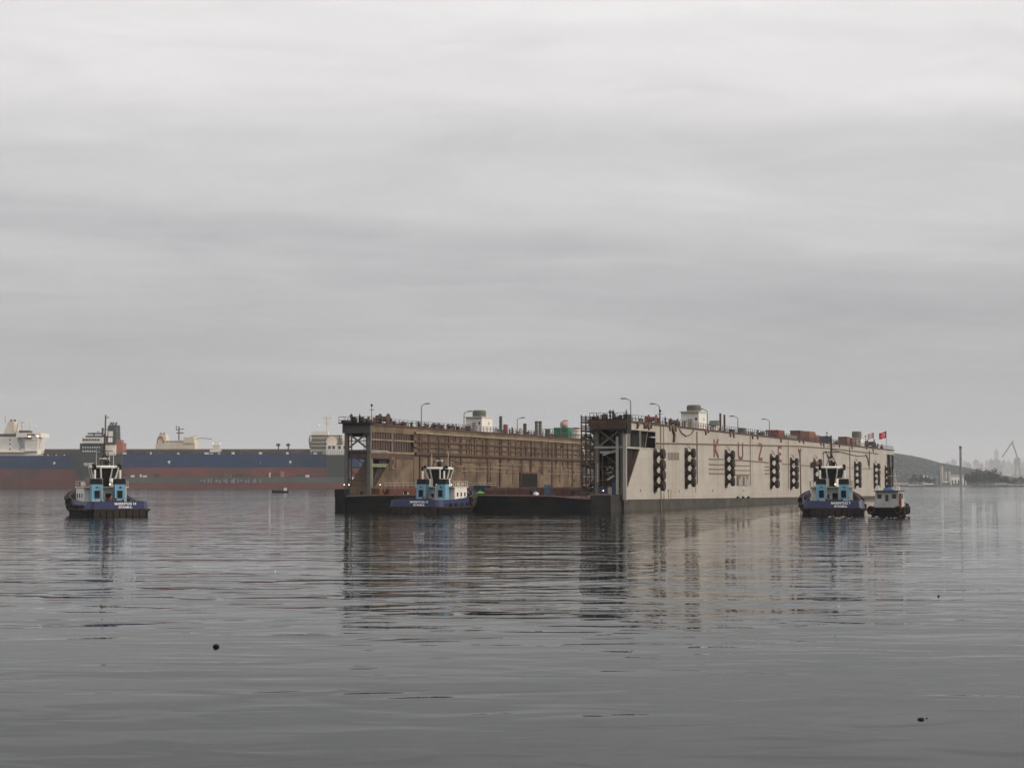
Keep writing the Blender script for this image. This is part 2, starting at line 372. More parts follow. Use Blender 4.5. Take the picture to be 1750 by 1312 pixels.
def blob(b, c, r, rnd, sz=.8):
    t = (1 + 5 ** .5) / 2
    ico = [(-1,t,0),(1,t,0),(-1,-t,0),(1,-t,0),(0,-1,t),(0,1,t),(0,-1,-t),(0,1,-t),(t,0,-1),(t,0,1),(-t,0,-1),(-t,0,1)]
    fs = [(0,11,5),(0,5,1),(0,1,7),(0,7,10),(0,10,11),(1,5,9),(5,11,4),(11,10,2),(10,7,6),(7,1,8),(3,9,4),(3,4,2),(3,2,6),(3,6,8),(3,8,9),(4,9,5),(2,4,11),(6,2,10),(8,6,7),(9,8,1)]
    k = r / 1.9; ca = rnd.uniform(0, 6.28); cs, sn = math.cos(ca), math.sin(ca)
    vs = []
    for x, y, z in ico:
        q = k * rnd.uniform(.75, 1.2); vs.append((c[0] + (x*cs - y*sn)*q, c[1] + (x*sn + y*cs)*q, c[2] + z*q*sz))
    b.add(vs, fs)
# forest on the hill: one mass nobody could count
rnd = random.Random(11); b = MB(); dg = bpy.context.evaluated_depsgraph_get()
for i in range(8500):
    px = rnd.uniform(1305, 1735); t = rnd.uniform(.02, .55); Yc = 4400
    top = max(1.4, Zh(hill_y(px), Yc)); k = math.sin(math.pi * t) ** .8
    z = 1.0 + (top - 1.0) * k + .2
    if z < 4 and rnd.random() < .6: continue
    blob(b, (X(px, Yc), 3900 + 1000 * t, z), rnd.uniform(3.0, 6.0), rnd)
tag(b.build('forest', M['leaf']), 'dense green woodland covering the hazy hill on the right', 'forest', kind='stuff')

# shore trees, counted one by one
def leafy_mesh(seed, h=9.0, wd=7.0):
    rnd = random.Random(seed); b = MB()
    cl = [(rnd.uniform(-.32,.32)*wd, rnd.uniform(-.32,.32)*wd, h*rnd.uniform(.42,.86), wd*rnd.uniform(.17,.30)) for _ in range(9)]
    for cx, cy, cz, r in cl:
        for _ in range(34):
            d = Vector((rnd.gauss(0,1), rnd.gauss(0,1), rnd.gauss(0,1))).normalized() * r * rnd.uniform(.55, 1.05)
            c = Vector((cx, cy, cz)) + d; s = rnd.uniform(.35, .7)
            u = Vector((rnd.gauss(0,1), rnd.gauss(0,1), rnd.gauss(0,1))).normalized(); v = u.cross(Vector((.3,.5,.8))).normalized()
            b.add([c - u*s, c + v*s*.7, c + u*s, c - v*s*.7], [(0,1,2,3)])
    return b.mesh('crown', M['leaf'])
crowns = [leafy_mesh(50 + i, 9 + (i % 3) * 1.5, 7.5 + (i % 2) * 2) for i in range(4)]
tb = MB().tube((0,0,-.3), (.1,0,2.5), .30, 7, .24).tube((.1,0,2.5), (.3,.2,6.5), .24, 7, .10).tube((.1,0,2.6), (-1.4,.5,5.2), .14, 5, .06).tube((.1,0,3.0), (1.5,-.6,5.8), .14, 5, .06)
trunk_me = tb.mesh('trunk', M['bark'], True)
rnd = random.Random(5)
tree_px = [1556,1563,1571,1579,1588,1597,1652,1657,1662,1667,1671,1675,1680,1684,1688,1693,1697,1702,1707,1713,1654,1664,1669,1677,1682,1690,1699,1720,1733,1744]
ORD = ['first','second','third','fourth','fifth','sixth','seventh','eighth','ninth','tenth','eleventh','twelfth','thirteenth','fourteenth','fifteenth','sixteenth','seventeenth','eighteenth','nineteenth','twentieth','twenty-first','twenty-second','twenty-third','twenty-fourth']
rk_r = sorted(p for p in tree_px if p > 1640); rk_l = sorted(p for p in tree_px if p <= 1640)
for i, px in enumerate(tree_px):
    right = px > 1640
    Y = rnd.uniform(2420, 2540) if right else rnd.uniform(2380, 2420)
    s = 1.25 * rnd.uniform(.85, 1.25) * (1.45 if right and 1655 < px < 1700 else 1.0)
    gz = 1.25
    tr = thing('tree', f'bushy green tree on the bank right of the chimney, {ORD[rk_r.index(px)]} from the left' if right else f'small green tree behind the low waterside sheds, {ORD[rk_l.index(px)]} from the left', 'tree',
               (X(px, Y), Y, gz), rnd.uniform(0, 6), 'trees right of the chimney' if right else 'trees behind the white sheds')
    tr.scale = (s, s, s)
    obj('crown', crowns[i % 4], tr); obj('trunk', trunk_me, tr)

# shore buildings
def shed(px0, px1, ytop, Y, depth, mat_, label, roof='gable', roofmat=None, cat='building', doors=0):
    x0, x1 = X(px0, Y), X(px1, Y); h = Zh(ytop, Y) - 1.3; g = thing('shed', label, cat, ((x0+x1)/2, Y, 1.3)); wd = (x1-x0)/2
    MB().box(-wd, wd, 0, depth, -.2, h*.78).build('wall', mat_, g)
    r = MB()
    if roof == 'gable': r.prism([(-wd-.3, -.4, h*.78), (-wd-.3, depth/2, h), (-wd-.3, depth+.4, h*.78)], (2*wd+.6, 0, 0))
    else: r.box(-wd-.2, wd+.2, -.2, depth+.2, h*.78, h)
    r.build('roof', roofmat or mat_, g)
    for i in range(doors):
        c = -wd + (i + .5) * 2 * wd / doors
        MB().box(c-1.1, c+1.1, -.12, .0, 0, h*.5).build('door', M['steel_dk'], g)
    return g
shed(1528, 1551, 825.5, 2345, 14, M['shed_pink'], 'pinkish waterside building just right of the grey launch', 'flat', M['shed_white'], doors=3)
shed(1553, 1561, 828, 2340, 10, M['shed_white'], 'small white hut next to the pinkish waterside building', doors=1)
shed(1563, 1569, 828.5, 2340, 10, M['shed_white'], 'smallest white hut in the row on the quay', doors=1)
shed(1571, 1578, 828, 2340, 10, M['shed_pink'], 'small pale hut left of the long white-roofed shed', doors=1)
shed(1580, 1594, 826, 2342, 14, M['shed_pink'], 'long shed with a bright white roof on the quay', 'gable', M['shed_white'], doors=3)
shed(1649, 1675, 829.5, 2336, 9, M['shed_grey'], 'low grey shed below the wooded bank right of the chimney', 'flat', M['shed_white'], doors=4)
shed(1702, 1722, 826, 2342, 12, M['shed_grey'], 'grey quay shed with a pale roof near the right edge', 'flat', M['shed_white'], doors=3)
shed(1658, 1672, 818, 2560, 14, M['shed_blue'], 'blue-grey shed among the trees behind the chimney', 'gable', M['shed_blue'])
shed(1624, 1650, 811, 2640, 18, M['shed_white'], 'wide pale industrial hall just left of the chimney', 'flat', M['tower_pale'], doors=5)
shed(1590, 1602, 814, 2640, 16, M['shed_grey'], 'grey hall left of the white silos', 'gable', M['shed_blue'])
def silo(px0, px1, ytop, Y, label, m_=None):
    g = thing('silo', label, 'silo', (X((px0+px1)/2, Y), Y, 1.2)); r = (X(px1,Y)-X(px0,Y))/2; h = Zh(ytop, Y)-1.2
    MB().lathe([(r,0),(r,h*.93)], n=18).build('tank', m_ or M['tower_pale'], g, smooth=True)
    MB().lathe([(r*1.02,h*.93),(r*.5,h*.98),(.2,h)], n=18).build('roof', M['shed_grey'], g, smooth=True)
    MB().bar((r+.25,0,0),(r+.25,0,h*.95),.3).build('ladder', M['steel'], g)
silo(1606, 1611, 795, 2630, 'tallest slender white silo left of the tall chimney')
silo(1613, 1617.5, 804.5, 2620, 'left one of the two short white silos')
silo(1619, 1623.5, 804.5, 2620, 'right one of the two short white silos')
silo(1576, 1579, 811, 2660, 'small white tank at the foot of the hill, left of two', M['shed_white'])
silo(1582, 1585, 811.5, 2660, 'small white tank at the foot of the hill, right of two', M['shed_white'])
g = thing('chimney', 'tall slim dark industrial chimney rising above the far shore', 'chimney', (X(1641,2420), 2420, 1.2)); h = Zh(762,2420)-1.2
MB().lathe([(2.0,0),(1.5,h*.93)], n=16).build('shaft', M['chimney'], g, smooth=True)
MB().lathe([(1.85,h*.93),(1.85,h*.985),(1.4,h)], n=16).build('cap', M['dark'], g, smooth=True)
for k in (.35, .65): MB().lathe([(2.05,h*k),(2.05,h*k+.4)], n=16).build('ring', M['steel_dk'], g)
# grey patrol ship moored at the quay
g = thing('patrol_ship', 'low grey ship moored at the quay below the chimney', 'ship', (X(1598,2290), 2290, 0)); k = 2290/F
secs = []
for t, hb in ((0,.1),(.08,2.2),(.3,3.6),(.8,3.8),(1,3.0)):
    x = t*60*k; zt = 3.6 - 1.5*min(1, t*2.2); secs.append([(x,-hb,-.6),(x,-hb*1.05,zt),(x,hb*1.05,zt),(x,hb,-.6)])
MB().loft(secs, True).build('hull', M['shed_grey'], g)
MB().box(12*k, 24*k, -2.3, 2.3, 2.0, 5.4).box(30*k, 44*k, -2.2, 2.2, 2, 3.8).build('superstructure', M['steel'], g)
MB().box(14*k, 20*k, -1.8, 1.8, 5.4, 7.2).build('bridge', M['shed_white'], g)
MB().bar((19*k,0,7.2),(19*k,0,11.5),.35).bar((19*k,-1.5,9.5),(19*k,1.5,9.5),.2).build('mast', M['steel_dk'], g)
# shipyard crane
g = thing('shipyard_crane', 'tall A-frame shipyard crane fading into the haze at the right edge', 'crane', (X(1730,9000), 9000, 1)); k = 9000/F; H = Zh(755,9000)
MB().bar((-18*k,0,(825-781)*k+4),(0,0,H),6).build('boom', M['steel_dk'], g)
MB().bar((0,0,H*.97),(9*k,0,(825-783)*k),6.5).build('a_frame', M['steel_dk'], g)
MB().box(4*k,12*k,-10,10,(825-793)*k,(825-781)*k).build('machine_house', M['steel'], g)
MB().bar((1*k,-6,0),(6*k,-3,34*k),5.0).bar((1*k,6,0),(6*k,3,34*k),5.0).bar((15*k,-6,0),(10*k,-3,34*k),5.0).bar((15*k,6,0),(10*k,3,34*k),5.0).box(-2*k,18*k,-7,7,14*k,16*k).build('portal', M['steel_dk'], g)
MB().sphere((2,0,H+1.5), 5).build('sheave_head', M['steel_dk'], g)
# city towers in the haze
rnd = random.Random(23)
cities = [(1616,1624,790,11558,'p'),(1626,1634,786,12633,'g'),(1646,1653,789,11289,'p'),(1657,1660,790,12364,'w'),(1664,1672,787,11827,'g'),(1673,1680,792,13171,'g'),(1684,1690,788,11558,'p'),(1691,1697,786,10752,'g'),(1698,1709,786,10483,'g'),(1700,1706,770,13977,'g'),(1712,1718,787,12364,'g'),(1720,1727,789,11558,'p'),(1733,1741,786,12096,'g'),(1744,1752,790,11289,'p')]
rc = random.Random(41)
for k_ in range(14):
    a_ = 1598 + k_*11 + rc.uniform(-3,3); cities.append((round(a_), round(a_)+rc.randint(4,9), round(rc.uniform(792,806)), rc.randint(9500,13000), rc.choice('pgg')))
cities.sort()
words = ORD + ['twenty-fifth','twenty-sixth','twenty-seventh','twenty-eighth','twenty-ninth']
for i, (a, c, yt, Y, kd) in enumerate(cities):
    lab = f'hazy high-rise tower of the distant skyline, {words[i]} from the left'
    g = thing('tower_block', lab, 'building', (X((a+c)/2,Y), Y, 1)); wd = (X(c,Y)-X(a,Y))/2; h = Zh(yt,Y)-1
    mm = M['tower_pale'] if kd == 'p' else M['shed_white'] if kd == 'w' else M['tower_grey']
    MB().box(-wd, wd, 0, wd*1.6, 0, h).build('wall', mm, g)
    MB().box(-wd*.5, wd*.45, wd*.3, wd*1.2, h, h*1.06).build('roof_house', mm, g)
    wb = MB()
    for fl in range(3, int(h/3.2)-1, 2): wb.box(-wd*.85, wd*.85, -.25, 0.0, fl*3.2, fl*3.2+1.5)
    wb.build('window_band', M['glass'], g)
# bare low blocks of the far town so the skyline has a base
for i, (a, c, yt) in enumerate([(1600,1640,812),(1640,1690,810),(1690,1740,809),(1735,1790,811)]):
    g = thing('town_block', ['low hazy town block behind the white silos','low hazy town block behind the chimney','low hazy town block behind the wooded bank','low hazy town block below the crane at the right edge'][i], 'building', (X((a+c)/2,11000), 11000, 1))
    wd = (X(c,11000)-X(a,11000))/2; h = Zh(yt,11000)
    MB().box(-wd, wd, 0, 30, 0, h).build('wall', M['tower_pale'], g); MB().box(-wd*.9, wd*.7, 2, 20, h, h+3).build('roof', M['tower_grey'], g)

# ------------------------------------------------------------------ haze
hm = bpy.data.materials.new('haze_air'); hm.use_nodes = True; ht = hm.node_tree
for x in list(ht.nodes): ht.nodes.remove(x)
ho = ht.nodes.new('ShaderNodeOutputMaterial'); hv = ht.nodes.new('ShaderNodeVolumePrincipled')
hv.inputs['Color'].default_value = (.94, .97, 1.0, 1); hv.inputs['Density'].default_value = 0.75e-4; hv.inputs['Anisotropy'].default_value = 0.0
ht.links.new(hv.outputs[0], ho.inputs['Volume'])
haze = MB().box(-19500, 19500, -320, 19300, -8, 390).build('haze', hm); tag(haze, kind='stuff')
# ------------------------------------------------------------------ the floating dock
AL = math.atan(1165 / F)                       # dock heads away to the right
SA, CA = math.sin(AL), math.cos(AL)
OX, OY = X(1066, 316), 316.0                   # near outer corner of the right-hand wing at the water
DROT = math.pi / 2 - AL
L, W, T, H = 304.6, 56.0, 5.5, 16.35
def D(u, v, z): return Vector((OX + SA*u - CA*v, OY + CA*u + SA*v, z))
def U(px, v):                                  # place along the dock for a photo column, on the line v
    k = (px - 875) / F
    return (k*(OY + SA*v) - OX + CA*v) / (SA - k*CA)
def dist(u, v): return OY + CA*u + SA*v
def ZP(py, u, v): return Zh(py, dist(u, v))    # height for a photo row at that place
def zp(u): return 2.1 - 1.35 * u / L           # paint line
dock = thing('floating_dock', 'huge rusty floating dry dock with cream outer wall and row of drum fenders', 'floating dock', (OX, OY, 0), DROT)
def part(b, name, m_, smooth=False, label=None):
    o = b.build(name, m_, dock, smooth=smooth)
    if label: o['label'] = label
    return o
# pontoon
b = MB(); b.prism([(0,0,-3),(L,0,-3),(L,0,zp(L)),(0,0,zp(0))], (0,W,0)); part(b, 'pontoon', M['band'])
part(MB().box(0.2, L-.2, T+.01, W-T-.01, .4, 2.45), 'pontoon_deck', M['rust_red'])
# raked apron at the near end
ap = [(54.0,-2),(54.0,2.45),(46,2.72),(30,2.78),(12,2.66),(6.2,2.22),(4.4,2.15),(3.7,.9),(2.6,.1),(5.5,-2)]
part(MB().prism([(-6,v,z) for v, z in ap], (5.98,0,0)), 'apron', M['tar'])
eb = MB()
for (v0,z0),(v1,z1) in zip(ap[1:6], ap[2:7]): eb.bar((-5.9,v0,z0+.10),(-5.9,v1,z1+.10),.22,.2)
eb.bar((-5.9,4.5,2.2),(-5.9,4.5,3.0),.2).bar((-5.9,4.5,3.0),(-5.9,.6,3.05),.22,.2)
part(eb, 'apron_edge', M['pinkline'])
part(MB().box(-6.1,-.05,.5,4.2,-2,2.9), 'apron_step', M['wet_steel'])
part(MB().box(-6.2,-3.5,53.0,54.9,2.4,3.9).box(-6.6,-5.9,52.6,54.6,-1.5,3.1), 'corner_fender_block', M['tar'])
for v in (50, 41, 33, 16, 8):
    part(MB().lathe([(.42,0),(.3,.15),(.3,.55),(.45,.62),(.45,.75)], (-4.6,v,2.75), n=12), 'bollard', M['dark'], True)

# wing walls ---------------------------------------------------------
def wing(v0, right):
    v1 = v0 + T; inner = v1 if right else v0; outer = v0 if right else v1
    mm = M['cream'] if right else M['inner']
    b = MB(); b.prism([(20,v0,zp(20)+.003),(290,v0,zp(290)+.003),(290,v0,H-.3),(20,v0,H-.3)], (0,T,0)); part(b, 'wing_wall', mm)
    # lower solid block of the near bay with its slanted edge, and the far bay's base
    zt = 11.3 if right else 9.7
    part(MB().prism([(.3,v0,zp(0)),(19.98,v0,zp(20)),(19.98,v0,zt-.02),(9.7,v0,zt-.02),(2.2,v0,4.3),(.3,v0,4.3)], (0,T,0)), 'end_plating', mm)
    part(MB().prism([(290.02,v0,zp(290)),(L,v0,zp(L)),(L,v0,3.6),(290.02,v0,3.6)], (0,T,0)), 'end_plating', mm)
    part(MB().prism([(2.1,v0-.03,4.25),(9.75,v0-.03,zt),(9.2,v0-.03,zt),(1.6,v0-.03,4.25)], (0,T+.06,0)), 'slanted_bulkhead', M['rust'])
    part(MB().box(-.2,19.98,v0-.05,v1+.05,zt,zt+.35) if right else MB().box(.3,19.98,v0-.02,v1+.02,zt,zt+1.5), 'bay_floor', M['steel_lt'] if right else M['maroon'])
    # upper band over both end bays and the main deck
    part(MB().box(0,19.98,v0+.01,v1-.01,14.75,H-.3), 'end_girder', mm); part(MB().box(290.02,L,v0+.01,v1-.01,14.6,H-.3), 'end_girder', mm)
    part(MB().box(-.4,L+.4,v0-.25,v1+.25,H-.3,H), 'top_deck', M['rust'])
    # columns
    for (u, v) in ((.35,v0+.35),(.35,v1-.35)):
        part(MB().box(u-.35,u+.35,v-.35,v+.35,2.0,14.75), 'column', M['steel'])
    for (u, v) in ((9.9,v0+.3),(9.9,v1-.3)):
        part(MB().box(u-.45,u+.45,v-.28,v+.28,zt+(.35 if right else 1.5),14.75), 'column', M['steel'])
    for (u, v) in ((L-.35,v0+.35),(L-7,v0+.35),(L-.35,v1-.35)):
        part(MB().box(u-.35,u+.35,v-.35,v+.35,3.6,14.6), 'column', M['steel'])
    # bracing in the front frame
    for a, c in (((.1,v0+.7,14.6),(.1,v1-.7,11.6)), ((.2,v0+.7,11.6),(.2,v1-.7,14.6))):
        part(MB().bar(a, c, .16, .34), 'cross_brace', M['steel'])
    part(MB().box(.05,.55,v0+.7,v1-.7,11.0,11.4), 'cross_beam', M['steel_dk'])
    part(MB().box(-.55,-.06,v0-.2,v1+.2,14.55,H-.31), 'front_girder', M['rust'] if right else M['steel_dk'])
    part(MB().box(-1.5,1.0,v0-.6,v1+.6,H+.004,H+.22), 'end_platform', M['dark'])
    return inner, outer
wing(0, True); wing(W - T, False)
# right wing: dark plates close the near bay, interior shade put into their colour; pipes and valves
part(MB().box(.8,20,T-.18,T-.02,4.3,14.74), 'bay_shade_plate', M['dark'])
part(MB().box(.8,19.9,1.6,1.75,11.7,14.7), 'bay_shade_plate', M['dark'])
part(MB().prism([(.55,.9,4.35),(1.9,.9,4.35),(9.2,.9,11.25),(.55,.9,11.25)], (0,.1,0)), 'bay_shade_plate', M['dark'])
part(MB().box(290.5,L-.8,1.4,1.55,3.6,14.6), 'bay_shade_plate', M['dark'])  # dark sheet, the shade inside the far bay as colour
part(MB().box(-.6,.0,-.6,.0,2.0,14.4), 'corner_post', M['steel_lt'])
part(MB().tube((-.35,1.1,3.0),(-.35,1.1,13.4),.30,12), 'drain_pipe', M['steel_lt'], True)
part(MB().tube((.2,5.0,5.2),(.2,5.0,8.6),.24,10), 'drain_pipe', M['steel_lt'], True)
part(MB().box(.2,3.9,-.02,.05,11.65,14.7), 'side_panel', M['steel'])
part(MB().box(19.7,19.95,.05,T-.2,11.7,14.7), 'bay_shade_plate', M['dark'])  # dark sheet over the wall end, bay shade put into its colour
part(MB().box(10.4,10.5,-.04,.1,11.7,14.7).bar((13,-.05,11.8),(14.5,-.05,14.4),.10).bar((16.2,-.03,13.7),(19.9,-.03,13.7),.5,.25), 'bay_bracing', M['steel_lt'])
part(MB().box(1.5,3.2,.3,.5,11.66,13.7), 'hanging_sheet', M['white'])
part(MB().box(.1,.4,1.2,4.6,10.4,10.8).bar((-.1,1.4,10.9),(-.1,3.9,10.1),.3).bar((-.1,1.8,6.4),(-.1,3.1,5.6),.35), 'bent_walkway', M['steel_lt'])
for v, z in ((2.2,7.6),(2.7,7.9),(3.2,7.55),(2.5,7.0),(3.0,6.9)):
    part(MB().lathe([(.22,0),(.22,.25)], (.4,v,z), (-1,0,0), 10), 'valve_wheel', M['green_beam'], True)
part(MB().box(-.3,.25,.9,2.2,3.0,5.3).box(-.2,.25,3.2,4.6,3.0,4.4), 'control_cabinet', M['blue_dk'])
# mooring fairlead block that flares out under the right-hand end platform
part(MB().prism([(-1.4,-.75,H-1.6),(-1.4,T+.5,H-1.6),(-1.6,T+.9,H),(-1.6,-.9,H)], (.85,0,0)), 'fairlead_block', M['rust'])
part(MB().box(-1.2,1.4,-1.0,-.26,H-2.4,H+1.0), 'fairlead_block', M['dark'])
# left wing, inner side of the near bay
vi = W - T
for u0, u1 in ((.8,9.4),(10.4,18.6)):
    for z0, z1 in ((11.3,13.2),(13.5,14.7)):
        b = MB(); n = int((u1-u0)/.55)
        for i in range(n):
            uu = u0 + (u1-u0)*i/n; dv = .12 if i % 2 else 0
            b.box(uu, uu+(u1-u0)/n-.01, vi+.25-dv, vi+.32, z0, z1)
        part(b, 'corrugated_panel', M['maroon'])
part(MB().box(0,20,vi-.12,vi+.2,13.2,13.5), 'stringer', M['inner_lt'])
part(MB().box(0,20,vi-.15,vi+.2,10.75,11.15), 'stringer', M['inner_lt'])
part(MB().box(.7,8.0,vi+.02,vi+.4,8.1,8.75), 'bay_beam', M['green_beam'])
for k in range(4): part(MB().bar((2.2+k*.8,vi+.6,4.4),(5.8+k*.8,vi+.6,9.6),.14), 'bay_strut', M['steel'])
part(MB().box(1.2,1.8,vi+.3,vi+.8,4.3,9.6), 'column', M['green_beam'])
part(MB().box(.8,20,W-.2,W-.02,14.0,14.74), 'outer_strip', M['steel_dk'])
# long inner wall of the left wing: shelves, stringers, stiffeners
zs = [(15.15,.5,.42,'inner_lt'),(14.45,.16,.16,'rust'),(13.4,.34,.32,'rust'),(12.2,.26,.28,'rust'),(10.95,.55,.52,'rust'),(10.5,.2,.15,'rust')]
for z, dv, dz, mk in zs:
    part(MB().box(20.02, L-14, vi-dv, vi-.01, z-dz/2, z+dz/2), 'stringer', M[mk])
for u0, u1, zz in ((41,58,9.5),(41,72,8.55),(44,76,7.6),(64,84,9.3),(62,78,8.3),(86,128,9.2),(110,140,8.2),(95,130,7.3),(24,36,12.9),(140,200,8.8)):
    part(MB().box(u0, u1, vi-.16, vi-.01, zz-.09, zz+.09), 'stringer', M['inner_lt'] if zz < 9.4 else M['rust'])
rnd = random.Random(2)
for u, wd, z0, z1 in ((22.5,.7,4.1,14.9),(26.8,.9,6.4,14.9),(32,.4,9,14.9),(37.5,.7,5,14.9),(44,.4,9,14.9),(51.5,.5,11,14.9),(59,1.2,4,14.9),(66.5,.35,4.2,14.9),(72,.4,10,14.9),(80,1.4,7.2,14.9),(86.5,.4,4.2,14.9),(94,1.0,7,14.9),(101,.5,4.2,14.9),(109,.4,9,14.9),(116,.6,4.2,14.9),(124,.5,4.2,14.9),(140,.6,4.2,14.9),(160,.6,4.2,14.9),(185,.6,4.2,14.9),(210,.6,4.2,14.9)):
    part(MB().box(u, u+wd, vi-.2, vi-.01, z0, z1), 'stiffener', M['rust'])
for i in range(64):                                # dark scrapes, brackets and welded pads on the upper wall
    u = rnd.uniform(21, 130); z = rnd.choice((rnd.uniform(11.3,15), rnd.uniform(4.5,10.4))); hgt = rnd.uniform(.3,1.5)
    part(MB().box(u, u+rnd.uniform(.25,.8), vi-rnd.uniform(.05,.22), vi-.01, z, min(z+hgt,15)), 'welded_pad', M[rnd.choice(('rust','rust','maroon'))])
part(MB().box(79.5, 90, vi-.28, vi-.02, 3.9, 7.2), 'doorway_shade_panel', M['black'])  # black panel on the wall, colour stands for the opening's shade
part(MB().box(79.1,79.5,vi-.36,vi-.02,3.9,7.6).box(90,90.4,vi-.36,vi-.02,3.9,7.6).box(79.1,90.4,vi-.36,vi-.02,7.2,7.6), 'door_frame', M['rust'])
# rust-red walkways and bilge ledge at the foot of the wall
part(MB().box(.8, L-14, vi-1.6, vi-.02, 2.46, 4.05), 'bilge_ledge', M['rust_lt'])
part(MB().box(2, L-14, vi-1.9, vi-1.55, 3.3, 3.75), 'ledge_beam', M['rust_red'])
part(MB().box(2, 60, vi-1.92, vi-1.85, 4.55, 4.65).box(2,60,vi-1.92,vi-1.85,5.05,5.13), 'ledge_rail', M['steel_lt'])
rp = MB()
for i in range(30): rp.box(2+i*2, 2.08+i*2, vi-1.92, vi-1.85, 3.75, 5.1)
part(rp, 'rail_post', M['rust'])
part(MB().box(3,16,vi-2.6,vi-1.95,2.46,3.9), 'red_locker_row', M['rust_red'])
# number plate
part(MB().box(U(667,vi)-.5, U(676,vi)+.3, vi-.1, vi-.01, 7.55, 10.35), 'number_board', M['rust'])
ub = U(672, vi); q = MB(); pts = [(-.75,9.6),(-.4,10.0),(.25,9.95),(.45,9.5),(.1,8.9),(-.55,8.2),(-.7,7.95),(.6,7.9)]
for (a, z0), (c, z1) in zip(pts, pts[1:]): q.bar((ub+a, vi-.14, z0), (ub+c, vi-.14, z1), .06, .30)
part(q, 'number_two', M['inner_lt'])
hp = [(U(990,vi)+0, vi-.5, 15.4)] + [(U(990,vi)+i*.35, vi-.6-.25*i, 15.2-i*1.5) for i in range(1, 9)]
part(MB().path(hp, .28), 'white_hose', M['offwhite'], True)

# railings on both wings
def rail(u0, u1, v, name='railing', step=2.0, h=1.15, m_=None):
    b = MB(); n = int((u1-u0)/step)
    for i in range(n+1):
        u = u0 + (u1-u0)*i/n; b.box(u-.045,u+.045,v-.045,v+.045,H,H+h)
    for z in (.6, 1.1): b.box(u0,u1,v-.035,v+.035,H+z*h/1.1-.04,H+z*h/1.1+.03)
    part(b, name, m_ or M['steel_dk'])
for v in (.05, T-.05, W-T+.05, W-.05): rail(1.2, L-1, v)
def end_rail(v0):
    b = MB()
    for z in (.65,1.3):
        b.bar((-1.4,v0-.5,H+z),(-1.4,v0+T+.5,H+z),.07); b.bar((-1.4,v0-.5,H+z),(1,v0-.5,H+z),.07); b.bar((-1.4,v0+T+.5,H+z),(1,v0+T+.5,H+z),.07)
    for i in range(6): b.bar((-1.4,v0-.5+i*(T+1)/5,H+.2),(-1.4,v0-.5+i*(T+1)/5,H+1.33),.08)
    part(b, 'end_railing', M['steel_dk'])
end_rail(0); end_rail(W-T)
# toe plates and clutter hanging off the deck edge
for u in (8,12,14.5,29,31,33,56,58,77,80,98,103,128,150,155,178,182,205,225,250,262):
    hh = rnd.uniform(.4,1.3); part(MB().prism([(u,-.3,H-.3),(u+1.3,-.3,H-.3),(u+.7,-.3,H-.3-hh)], (0,.29,0)), 'edge_bracket', M['pipe'])

# ribs, deck fittings and the untidy steelwork of the end towers
rk = random.Random(77)
for i in range(30):
    u = 21 + i*3.55 + rk.uniform(-1.4,1.4)
    part(MB().box(u,u+.14,vi-.13,vi-.01,rk.choice((11.25,11.25,12.4)),14.35), 'frame_rib', M[rk.choice(('rust','maroon','inner'))])
for i in range(16):
    u = 21.5 + i*6.6 + rk.uniform(-2,2); z0 = rk.uniform(4.2,6.5)
    part(MB().box(u,u+rk.uniform(.10,.3),vi-.10,vi-.01,z0,rk.uniform(8.5,10.4)), 'frame_rib', M[rk.choice(('rust','rust','maroon'))])
for side, vv0 in ((0, .4), (1, W-T+.4)):
    for i in range(85):
        u = 2 + i*(L-6)/85*(.55 if side else 1.0) + rk.uniform(-1,1); v = vv0 + rk.uniform(0, 4.4); kd = rk.random()
        if kd < .35: b = MB().tube((u,v,H),(u,v,H+rk.uniform(.6,1.7)),rk.uniform(.10,.24),8)
        elif kd < .6: b = MB().box(u,u+rk.uniform(.5,1.8),v,v+rk.uniform(.4,.9),H+.003,H+rk.uniform(.4,1.1))
        elif kd < .8: b = MB().lathe([(.15,0),(.15,.6),(.38,.65),(.38,.85),(.1,.95)], (u,v,H), n=10)
        else: b = MB().tube((u,v,H+rk.uniform(.2,.5)),(u+rk.uniform(2,6),v,H+rk.uniform(.2,.6)),.14,6)
        part(b, 'deck_fitting', M[rk.choice(('rust','rust','dark','steel','rust_red','steel_dk'))])
for v0_ in (0, W-T):
    lb = MB()
    for vv in (v0_+1.3, v0_+1.75): lb.bar((.75,vv,2.5),(.75,vv,14.6),.07)
    for i in range(38): lb.bar((.75,v0_+1.3,2.8+i*.31),(.75,v0_+1.75,2.8+i*.31),.05)
    part(lb, 'ladder', M['steel_dk'])
    for z in (13.1, 8.0, 5.6):
        part(MB().bar((.6,v0_+.7,z),(.6,v0_+T-.7,z),.14,.16), 'cross_beam', M['rust'])
    for (za, zb2) in ((4.6,7.6),(7.8,10.8)):
        part(MB().bar((.9,v0_+.7,za),(.9,v0_+T-.7,zb2),.12,.18), 'cross_brace', M['steel_dk'])
    part(MB().tube((.5,v0_+4.2,2.6),(.5,v0_+4.2,14.6),.13,8), 'drain_pipe', M['rust'], True)
    for i in range(16):
        z = rk.uniform(2.7,9); v = v0_+rk.uniform(.9,4.4)
        part(MB().box(.9,1.0+rk.uniform(.2,.8),v,v+rk.uniform(.2,.8),z,z+rk.uniform(.1,.5)) if v0_ == 0 else MB().box(.9,1.0+rk.uniform(.2,.8),v,v+rk.uniform(.2,.6),2.46,2.5+rk.uniform(.4,1.6)), 'tower_gear', M[rk.choice(('rust','dark','steel_dk','maroon'))])
    for i in range(9):
        v = v0_ + rk.uniform(-.4,T+.2); part(MB().box(rk.uniform(-1.2,.2),rk.uniform(.3,.9),v,v+rk.uniform(.2,.7),H+.22,H+.22+rk.uniform(.3,1.1)), 'platform_gear', M[rk.choice(('rust','dark','dark'))])
